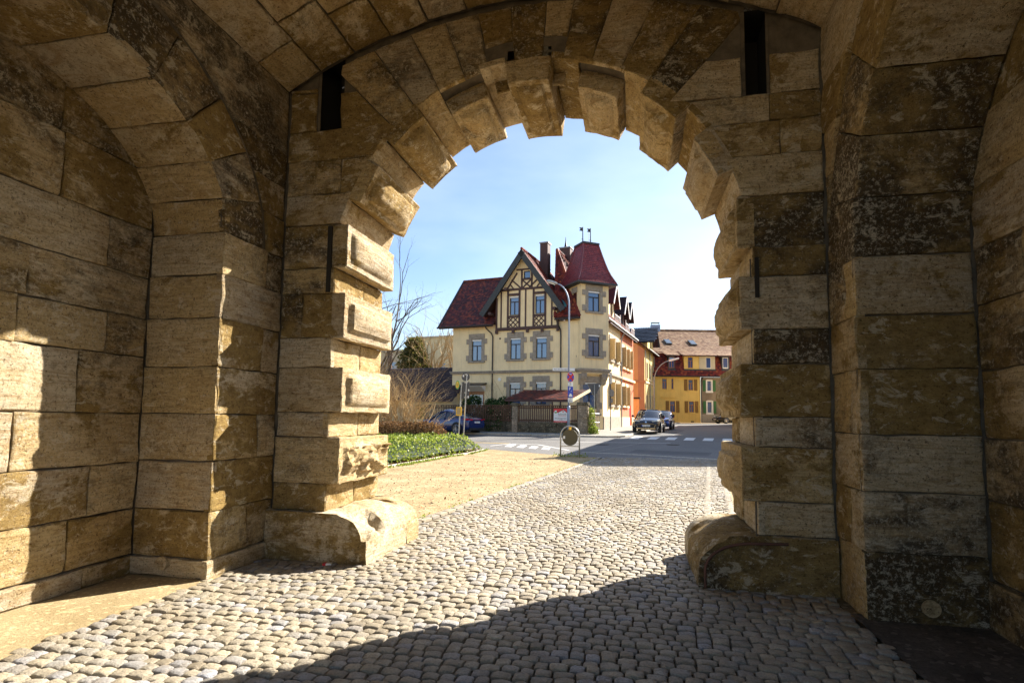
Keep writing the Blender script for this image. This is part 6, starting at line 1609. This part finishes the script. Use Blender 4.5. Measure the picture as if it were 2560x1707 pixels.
tree('bare_tree', G(-19.5, 13.0), 10.3, 12, 'pale bare tree standing against the left end of the corner house', mat='twig', n=14, spread=.8, r=.2)
tree('bare_tree', G(-17.2, 14.5), 10.8, 15, 'bare tree behind the corner house beside the flat-roofed block', mat='twig', n=14, spread=.7, r=.2)
# pine
pb = G(-21.2, 12.2); pn = thing('pine_tree', pb, 'olive green pine rising behind the dark garage roof', 'tree'); mb = MB(); mb.tube([pb, pb+ZU*8.6], [.2, .05], 7); mb.build('trunk', M['twig_dark'], pn)
mb = MB(); mb.tint = []
for k in range(230):
    z = rnd.uniform(2.2, 8.9); rad = (9.1-z)*.48+.25; a = rnd.uniform(0, 6.283); q = pb+Vector((math.cos(a)*rad*rnd.random()**.5, math.sin(a)*rad*rnd.random()**.5, z)); leaf_cloud([q+Vector((rnd.gauss(0, .22), rnd.gauss(0, .22), rnd.gauss(0, .16))) for _ in range(36)], .3, mb)
o = mb.build('crown', M['needle'], pn, fix=False); tag(o, kind='stuff')
# bushes in the front garden
def bush(name, c, r, h, n, mat, label, size=.13, seed=1, cat='bush'):
    t = thing(name, c, label, cat); rn = random.Random(seed); mb = MB(); mb.tint = []; pts = []
    for i in range(n):
        a = rn.uniform(0, 6.283); z = rn.random(); k = math.sqrt(max(0, 1-(z*1.05-.25)**2))*r*(1+.25*noise.noise(Vector((math.cos(a)*2, math.sin(a)*2, z*3+seed)))); rr = k*rn.random()**.3; pts.append(c+Vector((math.cos(a)*rr, math.sin(a)*rr, z*h*(1+.15*noise.noise(Vector((a, seed, 0)))))))
    leaf_cloud(pts, size, mb); o = mb.build('leaves', M[mat], t, fix=False); tag(o, kind='stuff')
    twig_system(c, 7, h*.9, r*1.2, seed, .02, dep if False else (0, 0), 1).build('stems', M['twig_dark'], t, fix=False); return t
bush('evergreen_bush', W(-6.3, -3.9, gz0), .85, 2.3, 2600, 'leaf_dark', 'dark upright evergreen bush by the awning door behind the fence', seed=4)
bush('evergreen_bush', W(-4.35, -3.7, gz0), 1.35, 2.1, 5200, 'leaf_dark', 'broad green garden bush above the paling fence left of the canopy', seed=6)
bush('ivy_bush', W(2.35, -4.75, gz0), .22, 1.55, 900, 'leaf_green', 'slim ivy growing up the side of the corner gate pier', .09, 8, 'ivy')
bush('green_tuft', W(2.55, -4.95, gz0-.08), .3, .5, 500, 'leaf_green', 'small bright green tuft at the foot of the corner pier', .09, 9, 'plant')
t = thing('climbing_shrub', W(-5.6, -.5, gz0), 'thin bare climber stems against the cream wall beside the downpipe', 'shrub'); twig_system(W(-5.6, -.5, gz0), 16, 4.0, .8, 77, .012, (0, 0), 2).build('branches', M['twig'], t, fix=False)
# weeds under the hooped sign
t = thing('weeds', uc+ZU*uzz, 'tuft of green weeds under the hooped sign', 'weeds'); mb = MB(); mb.tint = []
leaf_cloud([uc+ud*rnd.uniform(-.75, .75)+un*rnd.uniform(-.16, .14)+ZU*(uzz+.01+abs(rnd.gauss(0, .06))) for _ in range(160)], .07, mb); o = mb.build('leaves', M['leaf_green'], t, fix=False); tag(o, kind='stuff')

# ==================================================================== LEFT BACKGROUND
ga = thing('garage', W(-14, 0, .5), 'low outbuilding with a big dark brown tiled roof left of the corner house', 'garage')
GF = Fr(W(-20, -1.0), HU)
wall_mb(GF, 0, 10.6, .4, 2.95, [(2, 4, .6, 2.6), (7.3, 8.3, 1.4, 2.5)]).build('front_wall', M['cream'], ga, fix=False)
mb = MB(); GF.box(mb, 2, 4, .6, 2.6, -.15, -.1); mb.build('door', M['brown_wood'], ga)
slab('roof', ga, [GF.p(-.5, 2.85, .6), GF.p(10.9, 2.85, .6), GF.p(10.9, 5.55, -3.2), GF.p(-.5, 5.55, -3.2)], 'timber', .12)
e_ = GF.p(-.5, 5.55, -3.2)-GF.p(-.5, 2.85, .6); l_ = e_.length; e_.normalize(); tiles('roof_tiles', ga, GF.p(-.5, 2.91, .6), GF.u, e_, 11.4, l_, 'tiles_dark', .25, .25, flat=True)
GE = Fr(W(-9.4, -1.0), HV); wall_mb(GE, 0, 6.4, .4, [(0, 3.2), (3.2, 5.4), (6.4, 3.2)], []).build('end_wall', M['cream'], ga, fix=False)
for (u0, u1, v0, v1, h, m_, lab_) in ((-36, -27.5, 34, 46, 13.3, 'concrete', 'pale flat-roofed apartment block behind the pine'), (-46, -33, 30, 40, 10.9, 'concrete2', 'lower grey flat-roofed block further left behind the shrubs')):
    t = thing('apartment_block', W((u0+u1)/2, (v0+v1)/2, 1.2), lab_, 'building'); bf = Fr(W(u0, v0), HU)
    hs = [(1+i*2.1, 2.2+i*2.1, z, z+1.4) for i in range(int((u1-u0-1)/2.1)) for z in (2.5, 5.3, 8.1) if z < h-2.6]
    wall_mb(bf, 0, u1-u0, 1, h, hs).build('front_wall', M[m_], t, fix=False)
    for q in hs: window(t, bf, *q, mat='window_white', transom=1, mull=False)
    sd_ = Fr(W(u1, v0), HV); wall_mb(sd_, 0, v1-v0, 1, h, []).build('side_wall', M[m_], t, fix=False)
    mb = MB(); bf.box(mb, -.2, u1-u0+.2, h, h+.3, -(v1-v0), .2); mb.build('flat_roof', M['concrete2'], t)
    mb = MB(); bf.box(mb, 0, u1-u0, h*.68, h*.68+.25, -.02, .05); mb.build('band', M['concrete2'], t)
st_ = thing('stove_pipe', W(-17.9, 3.0, .5), 'rust-brown chimney stack standing behind the bare shrubs', 'chimney'); mb = MB(); mb.tube([W(-17.9, 3.0, .5), W(-17.9, 3.0, 9.4)], .2, 10); mb.tube([W(-17.9, 3.0, 7.0), W(-17.9, 3.0, 7.02)], .3, 10); mb.build('pipe', M['rust'], st_)
# a low band of far houses and trees so that the horizon is closed on the left
fh = thing('garden_hedge', G(-30, 8), 'dark distant hedge closing the view behind the garage', 'hedge'); mb = MB(); mb.tint = []
leaf_cloud([W(rnd.uniform(-52, -11), 9+rnd.gauss(0, .6), .8+rnd.random()*(2.6+.7*noise.noise(Vector((i*.002, 0, 0))))) for i in range(7000)], .34, mb); o = mb.build('leaves', M['leaf_dark'], fh, fix=False); tag(o, kind='stuff')
